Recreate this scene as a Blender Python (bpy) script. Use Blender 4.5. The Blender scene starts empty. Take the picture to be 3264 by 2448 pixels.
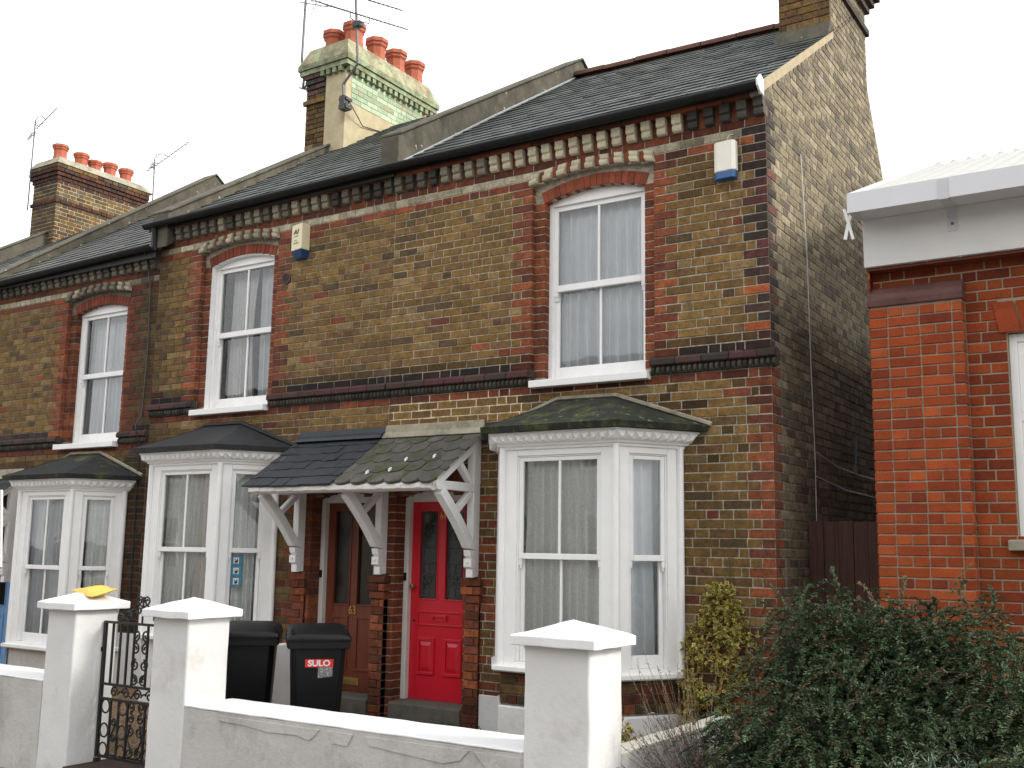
import bpy, math, random
import numpy as np
from mathutils import Vector, Matrix, noise
random.seed(7)
SC = bpy.context.scene
COL = SC.collection
rad = math.radians

# ---------------------------------------------------------------- camera
cam_d = bpy.data.cameras.new("camera"); cam = bpy.data.objects.new("camera", cam_d); COL.objects.link(cam)
YAW, PITCH, ROLL, FPX = -0.57793, 0.15645, 0.016028, 3368.8
_f = Vector((math.sin(YAW)*math.cos(PITCH), math.cos(YAW)*math.cos(PITCH), math.sin(PITCH)))
_r = Vector((math.cos(YAW), -math.sin(YAW), 0)); _u = _r.cross(_f)
_rr = math.cos(ROLL)*_r + math.sin(ROLL)*_u; _uu = -math.sin(ROLL)*_r + math.cos(ROLL)*_u
cam.matrix_world = Matrix(((_rr.x, _uu.x, -_f.x, 2.776), (_rr.y, _uu.y, -_f.y, -8.0), (_rr.z, _uu.z, -_f.z, 1.6), (0, 0, 0, 1)))
cam_d.sensor_width = 36; cam_d.lens = FPX/3264*36; cam_d.clip_end = 2000; cam_d.clip_start = 0.05
SC.camera = cam
# ---------------------------------------------------------------- world, sun, exposure
W = bpy.data.worlds.new("World"); SC.world = W; W.use_nodes = True
SUN = Vector((0.80, 0.26, 0.56)).normalized()
nt = W.node_tree; nt.nodes.clear()
_out = nt.nodes.new('ShaderNodeOutputWorld'); _bg = nt.nodes.new('ShaderNodeBackground')
_sky = nt.nodes.new('ShaderNodeTexSky'); _sky.sky_type = 'NISHITA'; _sky.sun_disc = False
_sky.sun_elevation = math.asin(SUN.z); _sky.sun_rotation = math.atan2(SUN.x, SUN.y)
_sky.air_density = 1.0; _sky.dust_density = 4.0; _sky.ozone_density = 1.0
_hs = nt.nodes.new('ShaderNodeHueSaturation'); _hs.inputs['Saturation'].default_value = 0.10
# thin cloud veil: evens the clear sky out towards an overcast white
_mx = nt.nodes.new('ShaderNodeMix'); _mx.data_type = 'RGBA'; _mx.inputs[0].default_value = 0.72
_mx.inputs[7].default_value = (7.4, 7.5, 7.7, 1)
nt.links.new(_sky.outputs[0], _hs.inputs['Color']); nt.links.new(_hs.outputs[0], _mx.inputs[6])
nt.links.new(_mx.outputs[2], _bg.inputs[0]); _bg.inputs[1].default_value = 0.15
nt.links.new(_bg.outputs[0], _out.inputs[0])
sun_d = bpy.data.lights.new("sun", 'SUN'); sun_d.energy = 1.5; sun_d.angle = rad(14); sun_d.color = (1, .95, .86)
sun = bpy.data.objects.new("sun", sun_d); COL.objects.link(sun); sun.location = (20, 5, 20)
sun.rotation_euler = (-SUN).to_track_quat('-Z', 'Y').to_euler()
SC.view_settings.view_transform = 'Standard'; SC.view_settings.look = 'None'; SC.view_settings.gamma = 1
SC.view_settings.exposure = 0.92
SC.render.engine = 'CYCLES'
SC.cycles.max_bounces = 8; SC.cycles.transparent_max_bounces = 12

# ---------------------------------------------------------------- mesh builder
class MB:
    def __init__(s): s.v = []; s.f = []; s.c = []
    def add(s, vs, fs, col=(1, 1, 1)):
        i = len(s.v); s.v += [tuple(p) for p in vs]
        for f in fs: s.f.append(tuple(i+k for k in f)); s.c.append(col)
    def quad(s, *p, col=(1, 1, 1)): s.add(p, [tuple(range(len(p)))], col)
    def box(s, x0, x1, y0, y1, z0, z1, col=(1, 1, 1)):
        s.add([(x0,y0,z0),(x1,y0,z0),(x1,y1,z0),(x0,y1,z0),(x0,y0,z1),(x1,y0,z1),(x1,y1,z1),(x0,y1,z1)],
              [(0,3,2,1),(4,5,6,7),(0,1,5,4),(1,2,6,5),(2,3,7,6),(3,0,4,7)], col)
    def boxP(s, P, u0, u1, z0, z1, d0, d1, col=(1, 1, 1)):
        s.add([P(u0,z0,d1),P(u1,z0,d1),P(u1,z0,d0),P(u0,z0,d0),P(u0,z1,d1),P(u1,z1,d1),P(u1,z1,d0),P(u0,z1,d0)],
              [(0,3,2,1),(4,5,6,7),(0,1,5,4),(1,2,6,5),(2,3,7,6),(3,0,4,7)], col)
    def prism(s, poly, a, b, axis='x', col=(1, 1, 1)):
        # poly in the plane across the axis, extruded from a to b
        n = len(poly)
        if axis == 'x': mk = lambda p, t: (t, p[0], p[1])
        elif axis == 'y': mk = lambda p, t: (p[0], t, p[1])
        else: mk = lambda p, t: (p[0], p[1], t)
        vs = [mk(p, a) for p in poly]+[mk(p, b) for p in poly]
        fs = [tuple(range(n-1, -1, -1)), tuple(range(n, 2*n))]+[(i, (i+1) % n, n+(i+1) % n, n+i) for i in range(n)]
        s.add(vs, fs, col)
    def tube(s, pts, r, n=6, col=(1, 1, 1), cap=True):
        pts = [Vector(p) for p in pts]; vs = []; m = len(pts)
        rs = r if isinstance(r, (list, tuple)) else [r]*m
        ref = None
        for i, p in enumerate(pts):
            t = (pts[min(i+1, m-1)]-pts[max(i-1, 0)])
            if t.length < 1e-9: t = Vector((0, 0, 1))
            t.normalize()
            if ref is None: ref = Vector((0, 0, 1)) if abs(t.z) < .9 else Vector((1, 0, 0))
            a = (ref-t*ref.dot(t)).normalized(); b = t.cross(a); ref = a
            for k in range(n):
                g = 2*math.pi*k/n; vs.append(p+a*(math.cos(g)*rs[i])+b*(math.sin(g)*rs[i]))
        fs = [(i*n+k, i*n+(k+1) % n, (i+1)*n+(k+1) % n, (i+1)*n+k) for i in range(m-1) for k in range(n)]
        if cap: fs += [tuple(range(n-1, -1, -1)), tuple((m-1)*n+k for k in range(n))]
        s.add(vs, fs, col)
    def lathe(s, prof, c, n=16, col=(1, 1, 1), cap=True, rot=0):
        vs = []; m = len(prof)
        for r, z in prof:
            for k in range(n):
                g = 2*math.pi*k/n+rot; vs.append((c[0]+r*math.cos(g), c[1]+r*math.sin(g), c[2]+z))
        fs = [(i*n+k, i*n+(k+1) % n, (i+1)*n+(k+1) % n, (i+1)*n+k) for i in range(m-1) for k in range(n)]
        if cap: fs += [tuple(range(n-1, -1, -1)), tuple((m-1)*n+k for k in range(n))]
        s.add(vs, fs, col)
    def build(s, name, mat, parent=None, smooth=False, bevel=0, seg=2, shift=True):
        me = bpy.data.meshes.new(name)
        me.from_pydata(s.v, [], s.f)
        at = me.color_attributes.new('Col', 'FLOAT_COLOR', 'CORNER')
        cols = np.ones((len(me.loops), 4), dtype=np.float32)
        tot = np.array([len(f) for f in s.f], dtype=np.int64); cc = np.array(s.c, dtype=np.float32).reshape(-1, 3)
        cols[:, :3] = np.repeat(cc, tot, axis=0)
        at.data.foreach_set('color', cols.ravel())
        if smooth:
            me.polygons.foreach_set('use_smooth', [True]*len(me.polygons)); me.set_sharp_from_angle(angle=rad(38))
        me.update()
        o = bpy.data.objects.new(name, me); COL.objects.link(o)
        me.materials.append(mat)
        if parent is not None:
            o.parent = parent
            if parent.type == 'EMPTY': o.location = -Vector(parent.location)
        if bevel:
            b = o.modifiers.new('bevel', 'BEVEL'); b.width = bevel; b.segments = seg; b.limit_method = 'ANGLE'; b.angle_limit = rad(40)
        return o
def thing(name, label, cat, loc=(0, 0, 0), group=None):
    o = bpy.data.objects.new(name, None); COL.objects.link(o); o.location = loc; o.empty_display_size = .1
    return tag(o, label, cat, group)
def tag(o, label, cat, group=None):
    o['label'] = label; o['category'] = cat
    if group: o['group'] = group
    return o
def struct(o): o['kind'] = 'structure'; return o
def lerp(a, b, t): return a+(b-a)*t
def mixc(a, b, t): return tuple(lerp(x, y, t) for x, y in zip(a, b))
def mul(c, k): return tuple(x*k for x in c)
def text(body, size, name, mat, parent, M, depth=.002, sx=1, shear=0, bold=0):
    cu = bpy.data.curves.new(name, 'FONT'); cu.body = body; cu.size = size; cu.extrude = depth; cu.align_x = 'CENTER'; cu.align_y = 'CENTER'
    cu.shear = shear; cu.offset = bold
    t = bpy.data.objects.new(name+'_tmp', cu); COL.objects.link(t)
    dg = bpy.context.evaluated_depsgraph_get(); me = bpy.data.meshes.new_from_object(t.evaluated_get(dg))
    bpy.data.objects.remove(t); me.materials.clear(); me.materials.append(mat)
    me.transform(M @ Matrix.Diagonal((sx, 1, 1, 1)))
    o = bpy.data.objects.new(name, me); COL.objects.link(o)
    if parent is not None:
        o.parent = parent
        if parent.type == 'EMPTY': o.location = -Vector(parent.location)
    return o
def faceM(p, right=(1, 0, 0), normal=(0, -1, 0)):
    r = Vector(right).normalized(); n = Vector(normal).normalized(); u = n.cross(r)
    return Matrix(((r.x, u.x, n.x, p[0]), (r.y, u.y, n.y, p[1]), (r.z, u.z, n.z, p[2]), (0, 0, 0, 1)))

# ---------------------------------------------------------------- materials
def new_mat(name):
    m = bpy.data.materials.new(name); m.use_nodes = True; n = m.node_tree
    return m, n, n.nodes['Principled BSDF']
def nd(n, t, **k):
    o = n.nodes.new(t)
    for a, b in k.items():
        if a in o.inputs: o.inputs[a].default_value = b
        else: setattr(o, a, b)
    return o
def obco(n):
    return nd(n, 'ShaderNodeTexCoord').outputs['Object']
def nz(n, scale, detail=4, rough=.6, co=None, stretch=None):
    t = nd(n, 'ShaderNodeTexNoise'); t.inputs['Scale'].default_value = scale; t.inputs['Detail'].default_value = detail; t.inputs['Roughness'].default_value = rough
    co = co or obco(n)
    if stretch:
        mp = nd(n, 'ShaderNodeMapping'); mp.inputs['Scale'].default_value = stretch; n.links.new(co, mp.inputs[0]); co = mp.outputs[0]
    n.links.new(co, t.inputs['Vector']); return t.outputs['Fac']
def ramp(n, fac, stops):
    r = nd(n, 'ShaderNodeValToRGB'); e = r.color_ramp.elements
    while len(e) < len(stops): e.new(.5)
    for k, (p, c) in enumerate(stops):
        e[k].position = p; e[k].color = (*c, 1) if len(c) == 3 else c
    n.links.new(fac, r.inputs[0]); return r.outputs[0]
def mixn(n, fac, a, b, blend='MIX'):
    m = nd(n, 'ShaderNodeMix', data_type='RGBA', blend_type=blend)
    for sock, val in ((m.inputs[0], fac), (m.inputs[6], a), (m.inputs[7], b)):
        if isinstance(val, (int, float)): sock.default_value = val
        elif isinstance(val, tuple): sock.default_value = (*val, 1) if len(val) == 3 else val
        else: n.links.new(val, sock)
    return m.outputs[2]
def g(v): return (v, v, v)
def bumpn(n, h, strength, dist=.01, normal=None):
    b = nd(n, 'ShaderNodeBump'); b.inputs['Strength'].default_value = strength; b.inputs['Distance'].default_value = dist
    n.links.new(h, b.inputs['Height'])
    if normal: n.links.new(normal, b.inputs['Normal'])
    return b.outputs[0]
def mat_attr(name, rough=.9, mott=.5, fine=70, coarse=9, bump=.5, bd=.006, speck=None, spec=.3, soot=None):
    m, n, p = new_mat(name); at = nd(n, 'ShaderNodeAttribute', attribute_name='Col')
    f1 = nz(n, fine, 5, .7); f2 = nz(n, coarse, 4, .6)
    c = mixn(n, 1.0, at.outputs['Color'], ramp(n, f1, [(.28, g(1-mott)), (.5, g(1)), (.75, g(1+mott*.5))]), 'MULTIPLY')
    c = mixn(n, 1.0, c, ramp(n, f2, [(.3, g(1-mott*.7)), (.65, g(1+mott*.25))]), 'MULTIPLY')
    if speck:
        f3 = nz(n, speck[0], 2, .5); c = mixn(n, ramp(n, f3, [(speck[1], g(0)), (speck[1]+.06, g(speck[3]))]), c, speck[2])
    if soot:
        f4 = nz(n, soot[0], 6, .7); c = mixn(n, ramp(n, f4, [(soot[1], g(0)), (soot[1]+.18, g(soot[3]))]), c, soot[2])
    n.links.new(c, p.inputs['Base Color']); p.inputs['Roughness'].default_value = rough; p.inputs['Specular IOR Level'].default_value = spec
    n.links.new(bumpn(n, f1, bump, bd), p.inputs['Normal']); return m
def mat_plain(name, col, rough=.5, var=.12, scale=14, bump=.05, spec=.5, dirt=None, stretch=None, metal=0, bd=.004, bscale=90):
    m, n, p = new_mat(name); f = nz(n, scale, 6, .65, stretch=stretch)
    c = ramp(n, f, [(.3, mul(col, 1-var)), (.7, mul(col, 1+var*.5))])
    if dirt:
        f2 = nz(n, dirt[0], 7, .72, stretch=dirt[4] if len(dirt) > 4 else None); c = mixn(n, ramp(n, f2, [(dirt[1], g(0)), (dirt[1]+.16, g(dirt[3]))]), c, dirt[2])
    n.links.new(c, p.inputs['Base Color']); p.inputs['Roughness'].default_value = rough; p.inputs['Specular IOR Level'].default_value = spec; p.inputs['Metallic'].default_value = metal
    if bump: n.links.new(bumpn(n, nz(n, bscale, 5, .7), bump, bd), p.inputs['Normal'])
    return m
M_brick = mat_attr('stock_brick', mott=.55, fine=34, coarse=11, bump=.9, speck=(38, .66, (.03, .023, .014), .6), soot=(2.2, .60, (.04, .032, .02), .4))
M_gable = mat_attr('gable_brick', mott=.5, fine=45, coarse=8, bump=.9, speck=(30, .68, (.03, .025, .02), .5), soot=(1.6, .58, (.035, .03, .022), .45))
M_red = mat_attr('red_facing_brick', mott=.3, fine=60, coarse=7, bump=.35, spec=.25, soot=(1.7, .64, (.10, .028, .02), .5))
M_mortar = mat_plain('mortar', (.27, .24, .185), .95, .5, 5, .6, .2, dirt=(3, .5, (.07, .06, .045), .75))
M_mortar_dark = mat_plain('dark_mortar', (.12, .11, .085), .95, .5, 6, .6, .2)
M_mortar_red = mat_plain('pale_mortar', (.34, .31, .26), .95, .35, 6, .6, .2)
M_white = mat_plain('white_paint', (.85, .845, .825), .38, .05, 6, .06, .45, dirt=(4, .63, (.55, .53, .49), .35))
M_oldwhite = mat_plain('weathered_white_paint', (.70, .675, .63), .45, .08, 6, .15, .4, dirt=(7, .58, (.45, .42, .36), .55))
M_render = mat_plain('painted_render', (.70, .695, .675), .75, .05, 4, .35, .3, dirt=(2.2, .53, (.50, .48, .44), .6), bd=.012, bscale=26)
M_renderdirty = mat_plain('splashed_render', (.54, .525, .49), .8, .1, 3, .6, .25, dirt=(2.6, .50, (.35, .335, .30), .8, (1, 1, .6)), bd=.012, bscale=30)
M_coping = mat_plain('white_coping_paint', (.80, .80, .79), .65, .04, 8, .35, .3, dirt=(6, .66, (.6, .58, .52), .5), bd=.01, bscale=35)
M_slate = mat_attr('roof_slate', rough=.62, mott=.3, fine=60, coarse=5, bump=.25, spec=.4, speck=(5, .60, (.055, .06, .045), .6))
M_mossyslate = mat_attr('mossy_slate', rough=.8, mott=.35, fine=50, coarse=9, bump=.4, speck=(6, .52, (.05, .058, .022), .75))
M_paintslate = mat_plain('bitumen_painted_slate', (.030, .035, .042), .55, .3, 9, .3, .4, dirt=(12, .62, (.05, .052, .056), .6))
M_black = mat_plain('black_paint', (.008, .009, .009), .5, .3, 10, .08, .3)
M_felt = mat_plain('black_roof_felt', (.026, .028, .030), .6, .3, 12, .3, .4, dirt=(14, .66, (.06, .058, .055), .6))
M_ftmoss = mat_plain('mossy_felt', (.024, .026, .025), .8, .4, 16, .6, .3, dirt=(3.2, .555, (.12, .115, .022), .9))
M_greenmoss = mat_plain('mossy_green_felt', (.028, .029, .023), .9, .4, 18, .8, .3, dirt=(6.5, .50, (.085, .10, .03), .9))
M_coat = mat_plain('sandy_cement_coat', (.47, .40, .255), .9, .2, 5, .4, .2, dirt=(2.2, .55, (.24, .20, .12), .6), bscale=60)
M_cement = mat_plain('cement_render', (.34, .31, .235), .9, .25, 5, .5, .2, dirt=(3.5, .50, (.13, .12, .085), .8), bscale=60)
M_parapet = mat_plain('lichened_render', (.115, .105, .08), .95, .35, 6, .7, .2, dirt=(2.6, .48, (.055, .052, .040), .85, (1, 1, .6)), bscale=50)
def _lichen(m, scale=16, th=.70, col=(.5, .5, .44)):
    n = m.node_tree; p = n.nodes['Principled BSDF']; old = p.inputs['Base Color'].links[0].from_socket
    v = nz(n, scale, 2, .5); c = mixn(n, ramp(n, v, [(th, g(0)), (th+.03, g(.8))]), old, col); n.links.new(c, p.inputs['Base Color'])
_lichen(M_parapet); _lichen(M_greenmoss, 13, .68, (.22, .26, .17))
M_cream = mat_attr('cream_terracotta', rough=.8, mott=.25, fine=40, coarse=12, bump=.3)
M_terra = mat_plain('terracotta', (.40, .115, .065), .8, .12, 8, .2, .3, dirt=(9, .62, (.30, .10, .06), .5))
M_potrim = mat_plain('sooty_terracotta', (.17, .10, .06), .9, .3, 10, .3, .2)
M_green = mat_attr('green_stained_brick', mott=.25, fine=30, coarse=6, bump=.5)
M_pvc = mat_plain('white_cladding', (.63, .63, .64), .35, .03, 3, .0, .5, dirt=(10, .74, (.5, .49, .46), .5))
M_fascia = mat_plain('painted_fascia_board', (.63, .62, .59), .5, .06, 2, .1, .4, dirt=(9, .70, (.42, .38, .32), .6))
M_sheet = mat_plain('white_sheet_roof', (.34, .335, .31), .5, .05, 4, .05, .4)
M_reddoor = mat_plain('red_gloss_paint', (.60, .012, .028), .32, .06, 4, .03, .5)
M_brown = mat_plain('varnished_wood', (.165, .038, .015), .42, .35, 6, .15, .45, stretch=(6, 6, .7))
M_blue = mat_plain('blue_door_paint', (.16, .33, .58), .45, .08, 5, .05, .45)
M_fence = mat_plain('dark_brown_boards', (.095, .048, .036), .75, .45, 5, .4, .3, stretch=(9, 9, .5), dirt=(4, .62, (.14, .065, .035), .5))
M_brass = mat_plain('brass', (.55, .38, .13), .35, .2, 20, .0, .5, metal=.9)
M_steel = mat_plain('dull_galvanised_steel', (.16, .155, .15), .6, .3, 20, .1, .5, metal=.5)
M_bin = mat_plain('black_bin_plastic', (.0055, .006, .0065), .45, .2, 9, .12, .25, dirt=(5, .66, (.014, .014, .015), .6), bscale=120)
M_iron = mat_plain('black_wrought_iron', (.012, .012, .012), .45, .3, 30, .15, .5)
M_stone = mat_plain('door_step_stone', (.13, .12, .10), .9, .35, 8, .4, .3, dirt=(4, .54, (.06, .055, .042), .7))
M_lead = mat_plain('leaded_dark_glass', (.016, .02, .018), .12, .5, 7, .1, .6, dirt=(6, .56, (.03, .028, .012), .7))
M_came = mat_plain('lead_came', (.075, .08, .08), .5, .2, 30, .0, .5)
M_darkglass = mat_plain('dark_obscured_glass', (.012, .013, .012), .16, .4, 5, .25, .6, bscale=40)
M_cable = mat_plain('cable_sheath', (.02, .02, .02), .5, .2, 30, 0)
M_wire = mat_plain('pale_wire', (.55, .55, .52), .5, .2, 30, 0)
M_cream_pl = mat_plain('cream_plastic', (.72, .64, .42), .45, .04, 6, 0)
M_white_pl = mat_plain('white_plastic', (.78, .75, .65), .45, .04, 6, 0)
M_bluelens = mat_plain('blue_plastic', (.012, .05, .13), .3, .1, 6, 0)
M_ink = mat_plain('black_ink', (.02, .02, .02), .6, .1, 6, 0)
M_greyink = mat_plain('faded_ink', (.28, .25, .19), .6, .1, 6, 0)
M_redlab = mat_plain('red_label', (.62, .03, .02), .4, .1, 9, 0)
M_labwhite = mat_plain('label_white', (.75, .74, .72), .5, .08, 40, 0)
M_torn = mat_plain('torn_paper', (.2, .2, .2), .7, .5, 60, .2, dirt=(45, .52, (.55, .55, .55), .9))
M_stickblue = mat_plain('sticker_blue', (.02, .22, .34), .4, .05, 9, 0)
M_purple = mat_plain('purple_ink', (.10, .03, .22), .4, .05, 9, 0)
M_parcel = mat_plain('yellow_padded_paper', (.80, .50, .10), .6, .12, 9, .35, .4, bscale=25, bd=.015)
M_soil = mat_plain('soil', (.05, .04, .028), 1, .4, 12, 1, .1, bscale=30, bd=.04)
M_pave = mat_plain('pavement', (.21, .20, .185), .9, .25, 2.5, .3, .3, dirt=(4, .55, (.13, .125, .11), .5))
M_road = mat_plain('asphalt', (.055, .055, .055), .9, .25, 3, .6, .3, bscale=140)
M_conc = mat_plain('mossy_concrete', (.10, .095, .075), .95, .35, 5, .5, .2, dirt=(3, .55, (.05, .06, .022), .7))
M_interior = mat_plain('interior_plaster', (.22, .20, .17), .9, .1, 3, 0)
M_bag = mat_plain('pale_blue_plastic_bag', (.42, .47, .66), .35, .3, 7, .5, .5, bscale=14, bd=.03)
M_bagdark = mat_plain('dark_plastic_bag', (.05, .045, .05), .3, .4, 7, .5, .5, bscale=14, bd=.03)
def mat_gravel():
    m, n, p = new_mat('brown_gravel'); v = nd(n, 'ShaderNodeTexVoronoi'); v.inputs['Scale'].default_value = 75; n.links.new(obco(n), v.inputs['Vector'])
    sx = nd(n, 'ShaderNodeSeparateColor'); n.links.new(v.outputs['Color'], sx.inputs[0])
    n.links.new(ramp(n, sx.outputs[0], [(0, (.10, .05, .02)), (.5, (.22, .12, .045)), (.85, (.30, .19, .09)), (1, (.45, .38, .28))]), p.inputs['Base Color'])
    p.inputs['Roughness'].default_value = .9; n.links.new(bumpn(n, v.outputs['Distance'], 1, -.02), p.inputs['Normal']); return m
M_gravel = mat_gravel()
def mat_glass():
    m, n, p = new_mat('window_glass'); n.nodes.remove(p); o = n.nodes['Material Output']
    tr = nd(n, 'ShaderNodeBsdfTransparent'); tr.inputs[0].default_value = (.95, .97, .965, 1); gl = nd(n, 'ShaderNodeBsdfGlossy'); gl.inputs['Roughness'].default_value = .015
    w = bumpn(n, nz(n, 1.6, 2, .5), .12, .02); n.links.new(w, gl.inputs['Normal'])
    fr = nd(n, 'ShaderNodeFresnel'); fr.inputs[0].default_value = 1.5; mm = nd(n, 'ShaderNodeMath', operation='MULTIPLY_ADD', use_clamp=True); n.links.new(fr.outputs[0], mm.inputs[0]); mm.inputs[1].default_value = 1.7; mm.inputs[2].default_value = .01
    mx = nd(n, 'ShaderNodeMixShader'); n.links.new(mm.outputs[0], mx.inputs[0]); n.links.new(tr.outputs[0], mx.inputs[1]); n.links.new(gl.outputs[0], mx.inputs[2]); n.links.new(mx.outputs[0], o.inputs[0]); return m
M_glass = mat_glass()
def mat_cloth(name, col, lace=0, transl=.3, trans=.0):
    m, n, p = new_mat(name); o = n.nodes['Material Output']; c = col
    d = nd(n, 'ShaderNodeBsdfDiffuse'); t = nd(n, 'ShaderNodeBsdfTranslucent'); mx = nd(n, 'ShaderNodeMixShader'); mx.inputs[0].default_value = transl
    f = nz(n, 55 if lace else 5, 3, .6); cc = ramp(n, f, [(.35, mul(col, .93-lace*.3)), (.6, col)])
    n.links.new(cc, d.inputs[0]); n.links.new(cc, t.inputs[0]); n.links.new(d.outputs[0], mx.inputs[1]); n.links.new(t.outputs[0], mx.inputs[2])
    tp = nd(n, 'ShaderNodeBsdfTransparent'); m2 = nd(n, 'ShaderNodeMixShader'); m2.inputs[0].default_value = trans
    n.links.new(mx.outputs[0], m2.inputs[1]); n.links.new(tp.outputs[0], m2.inputs[2]); n.links.new(m2.outputs[0], o.inputs[0]); n.nodes.remove(p); return m
M_net = mat_cloth('net_curtain_cloth', (.92, .94, .96), 0, .10, .02)
M_lace = mat_cloth('lace_curtain_cloth', (.95, .95, .92), .22, .08, .02)
def mat_leaf(name, rough=.5, mott=.3):
    m, n, p = new_mat(name); at = nd(n, 'ShaderNodeAttribute', attribute_name='Col')
    n.links.new(mixn(n, 1, at.outputs['Color'], ramp(n, nz(n, 30, 2), [(.3, g(1-mott)), (.7, g(1+mott))]), 'MULTIPLY'), p.inputs['Base Color'])
    p.inputs['Roughness'].default_value = rough; p.inputs['Specular IOR Level'].default_value = .35; return m
M_leaf = mat_leaf('evergreen_leaf', .6); M_dryleaf = mat_leaf('dry_stem', .9)

# ---------------------------------------------------------------- bricks
H = 0.07493
STOCK = [((.225, .132, .042), 6), ((.195, .113, .036), 6), ((.165, .096, .034), 4), ((.110, .070, .033), 1.5), ((.25, .165, .07), 2), ((.175, .093, .040), 2)]
REDS = [((.245, .070, .031), 4), ((.200, .057, .028), 4), ((.145, .048, .029), 2), ((.30, .088, .032), 2)]
DARK = [((.048, .033, .027), 3), ((.070, .037, .030), 3), ((.038, .031, .026), 2)]
CREAM = [((.44, .39, .27), 3), ((.33, .29, .19), 2)]
ORANGE = [((.33, .064, .017), 5), ((.28, .052, .016), 4), ((.36, .08, .022), 2), ((.22, .042, .017), 2)]
def pick(pal):
    t = random.random()*sum(w for _, w in pal)
    for c, w in pal:
        t -= w
        if t <= 0: break
    return mul(c, random.uniform(.82, 1.15))
def frameP(o, ud, z0=0):
    ud = Vector((ud[0], ud[1], 0)).normalized(); nn = Vector((ud.y, -ud.x, 0)); o = Vector((o[0], o[1], 0))
    return lambda u, z, d=0: tuple(o+ud*u+nn*d+Vector((0, 0, z+z0)))
def brick(mb, P, u0, u1, z0, z1, col, d=.0, back=-.016, ch=.003, jit=.0018):
    d += random.uniform(-jit, jit); a = random.uniform(-.0016, .0016); b = random.uniform(-.0016, .0016)
    z0 += a; z1 += b
    mb.add([P(u0+ch, z0+ch, d), P(u1-ch, z0+ch, d), P(u1-ch, z1-ch, d), P(u0+ch, z1-ch, d),
            P(u0, z0, d-ch), P(u1, z0, d-ch), P(u1, z1, d-ch), P(u0, z1, d-ch), P(u0, z0, back), P(u1, z0, back), P(u1, z1, back), P(u0, z1, back)],
           [(0, 1, 2, 3), (4, 5, 1, 0), (5, 6, 2, 1), (6, 7, 3, 2), (7, 4, 0, 3), (8, 9, 5, 4), (9, 10, 6, 5), (10, 11, 7, 6), (11, 8, 4, 7)], col)
def subtract(iv, a, b):
    out = []
    for p, q in iv:
        if b <= p or a >= q: out.append((p, q)); continue
        if a > p: out.append((p, a))
        if b < q: out.append((b, q))
    return out
def cuts(i, a, b, bond):
    if bond == 'english': L = .225 if i % 2 else .1125; st = [k*L for k in range(int(a/L)-1, int(b/L)+2)]; j = .003
    elif bond == 'flemish':
        p = .3375; off = (i % 2)*.16875; st = []
        for k in range(int(a/p)-2, int(b/p)+2): st += [k*p+off, k*p+off+.225]
        j = .008
    else:
        p = .228; off = (i % 2)*.114+((i*37) % 11)*.006; st = []
        for k in range(int(a/p)-2, int(b/p)+2):
            st.append(k*p+off)
            if random.random() < .14: st.append(k*p+off+.114)
        j = .01
    st = sorted(x+random.uniform(-j, j) for x in st); st = [x for x in st if a+.06 < x < b-.06]
    return [a]+st+[b]
def lay(mb, P, i, z0, iv, colfn, bond='stretcher', gap=.0105, d=0, h=H):
    for a, b in iv:
        if b-a < .03: continue
        cs = cuts(i, a, b, bond)
        for p, q in zip(cs[:-1], cs[1:]):
            if q-p < .03: continue
            brick(mb, P, p+gap/2, q-gap/2, z0+gap/2, z0+h-gap/2, colfn(i, (p+q)/2, z0+h/2), d)
def backing(mb, P, u0, u1, z0, z1, holes, df, db):
    us = sorted({u0, u1, *[h[0] for h in holes], *[h[1] for h in holes]}); zs = sorted({z0, z1, *[h[2] for h in holes], *[h[3] for h in holes]})
    us = [u for u in us if u0 <= u <= u1]; zs = [z for z in zs if z0 <= z <= z1]
    thin = lambda a: [a[0]]+[q for p, q in zip(a[:-1], a[1:]) if q-p > 1e-4]
    us, zs = thin(us), thin(zs)
    inside = lambda u, z: any(h[0] < u < h[1] and h[2] < z < h[3] for h in holes)
    for a, b in zip(us[:-1], us[1:]):
        for c, e in zip(zs[:-1], zs[1:]):
            if inside((a+b)/2, (c+e)/2): continue
            mb.quad(P(a, c, df), P(b, c, df), P(b, e, df), P(a, e, df)); mb.quad(P(b, c, db), P(a, c, db), P(a, e, db), P(b, e, db))
    hole = [[inside((a+b)/2, (c+e)/2) for c, e in zip(zs[:-1], zs[1:])] for a, b in zip(us[:-1], us[1:])]
    nu, nz2 = len(us)-1, len(zs)-1
    for i in range(nu):
        for j in range(nz2):
            if not hole[i][j]: continue
            a, b, c, e = us[i], us[i+1], zs[j], zs[j+1]
            if i > 0 and not hole[i-1][j]: mb.quad(P(a, c, df), P(a, e, df), P(a, e, db), P(a, c, db))
            if i < nu-1 and not hole[i+1][j]: mb.quad(P(b, e, df), P(b, c, df), P(b, c, db), P(b, e, db))
            if j < nz2-1 and not hole[i][j+1]: mb.quad(P(a, e, df), P(b, e, df), P(b, e, db), P(a, e, db))
            if j > 0 and not hole[i][j-1]: mb.quad(P(b, c, df), P(a, c, df), P(a, c, db), P(b, c, db))
def arcz(x, cx, hw, spring, rise):
    R = (hw*hw+rise*rise)/(2*rise); t = x-cx
    return spring+rise-R+math.sqrt(max(R*R-t*t, 0))
def arc_half(z, hw, spring, rise):
    if z <= spring: return hw
    R = (hw*hw+rise*rise)/(2*rise); zc = spring+rise-R
    v = R*R-(z-zc)**2
    return math.sqrt(v) if v > 0 else 0
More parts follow.
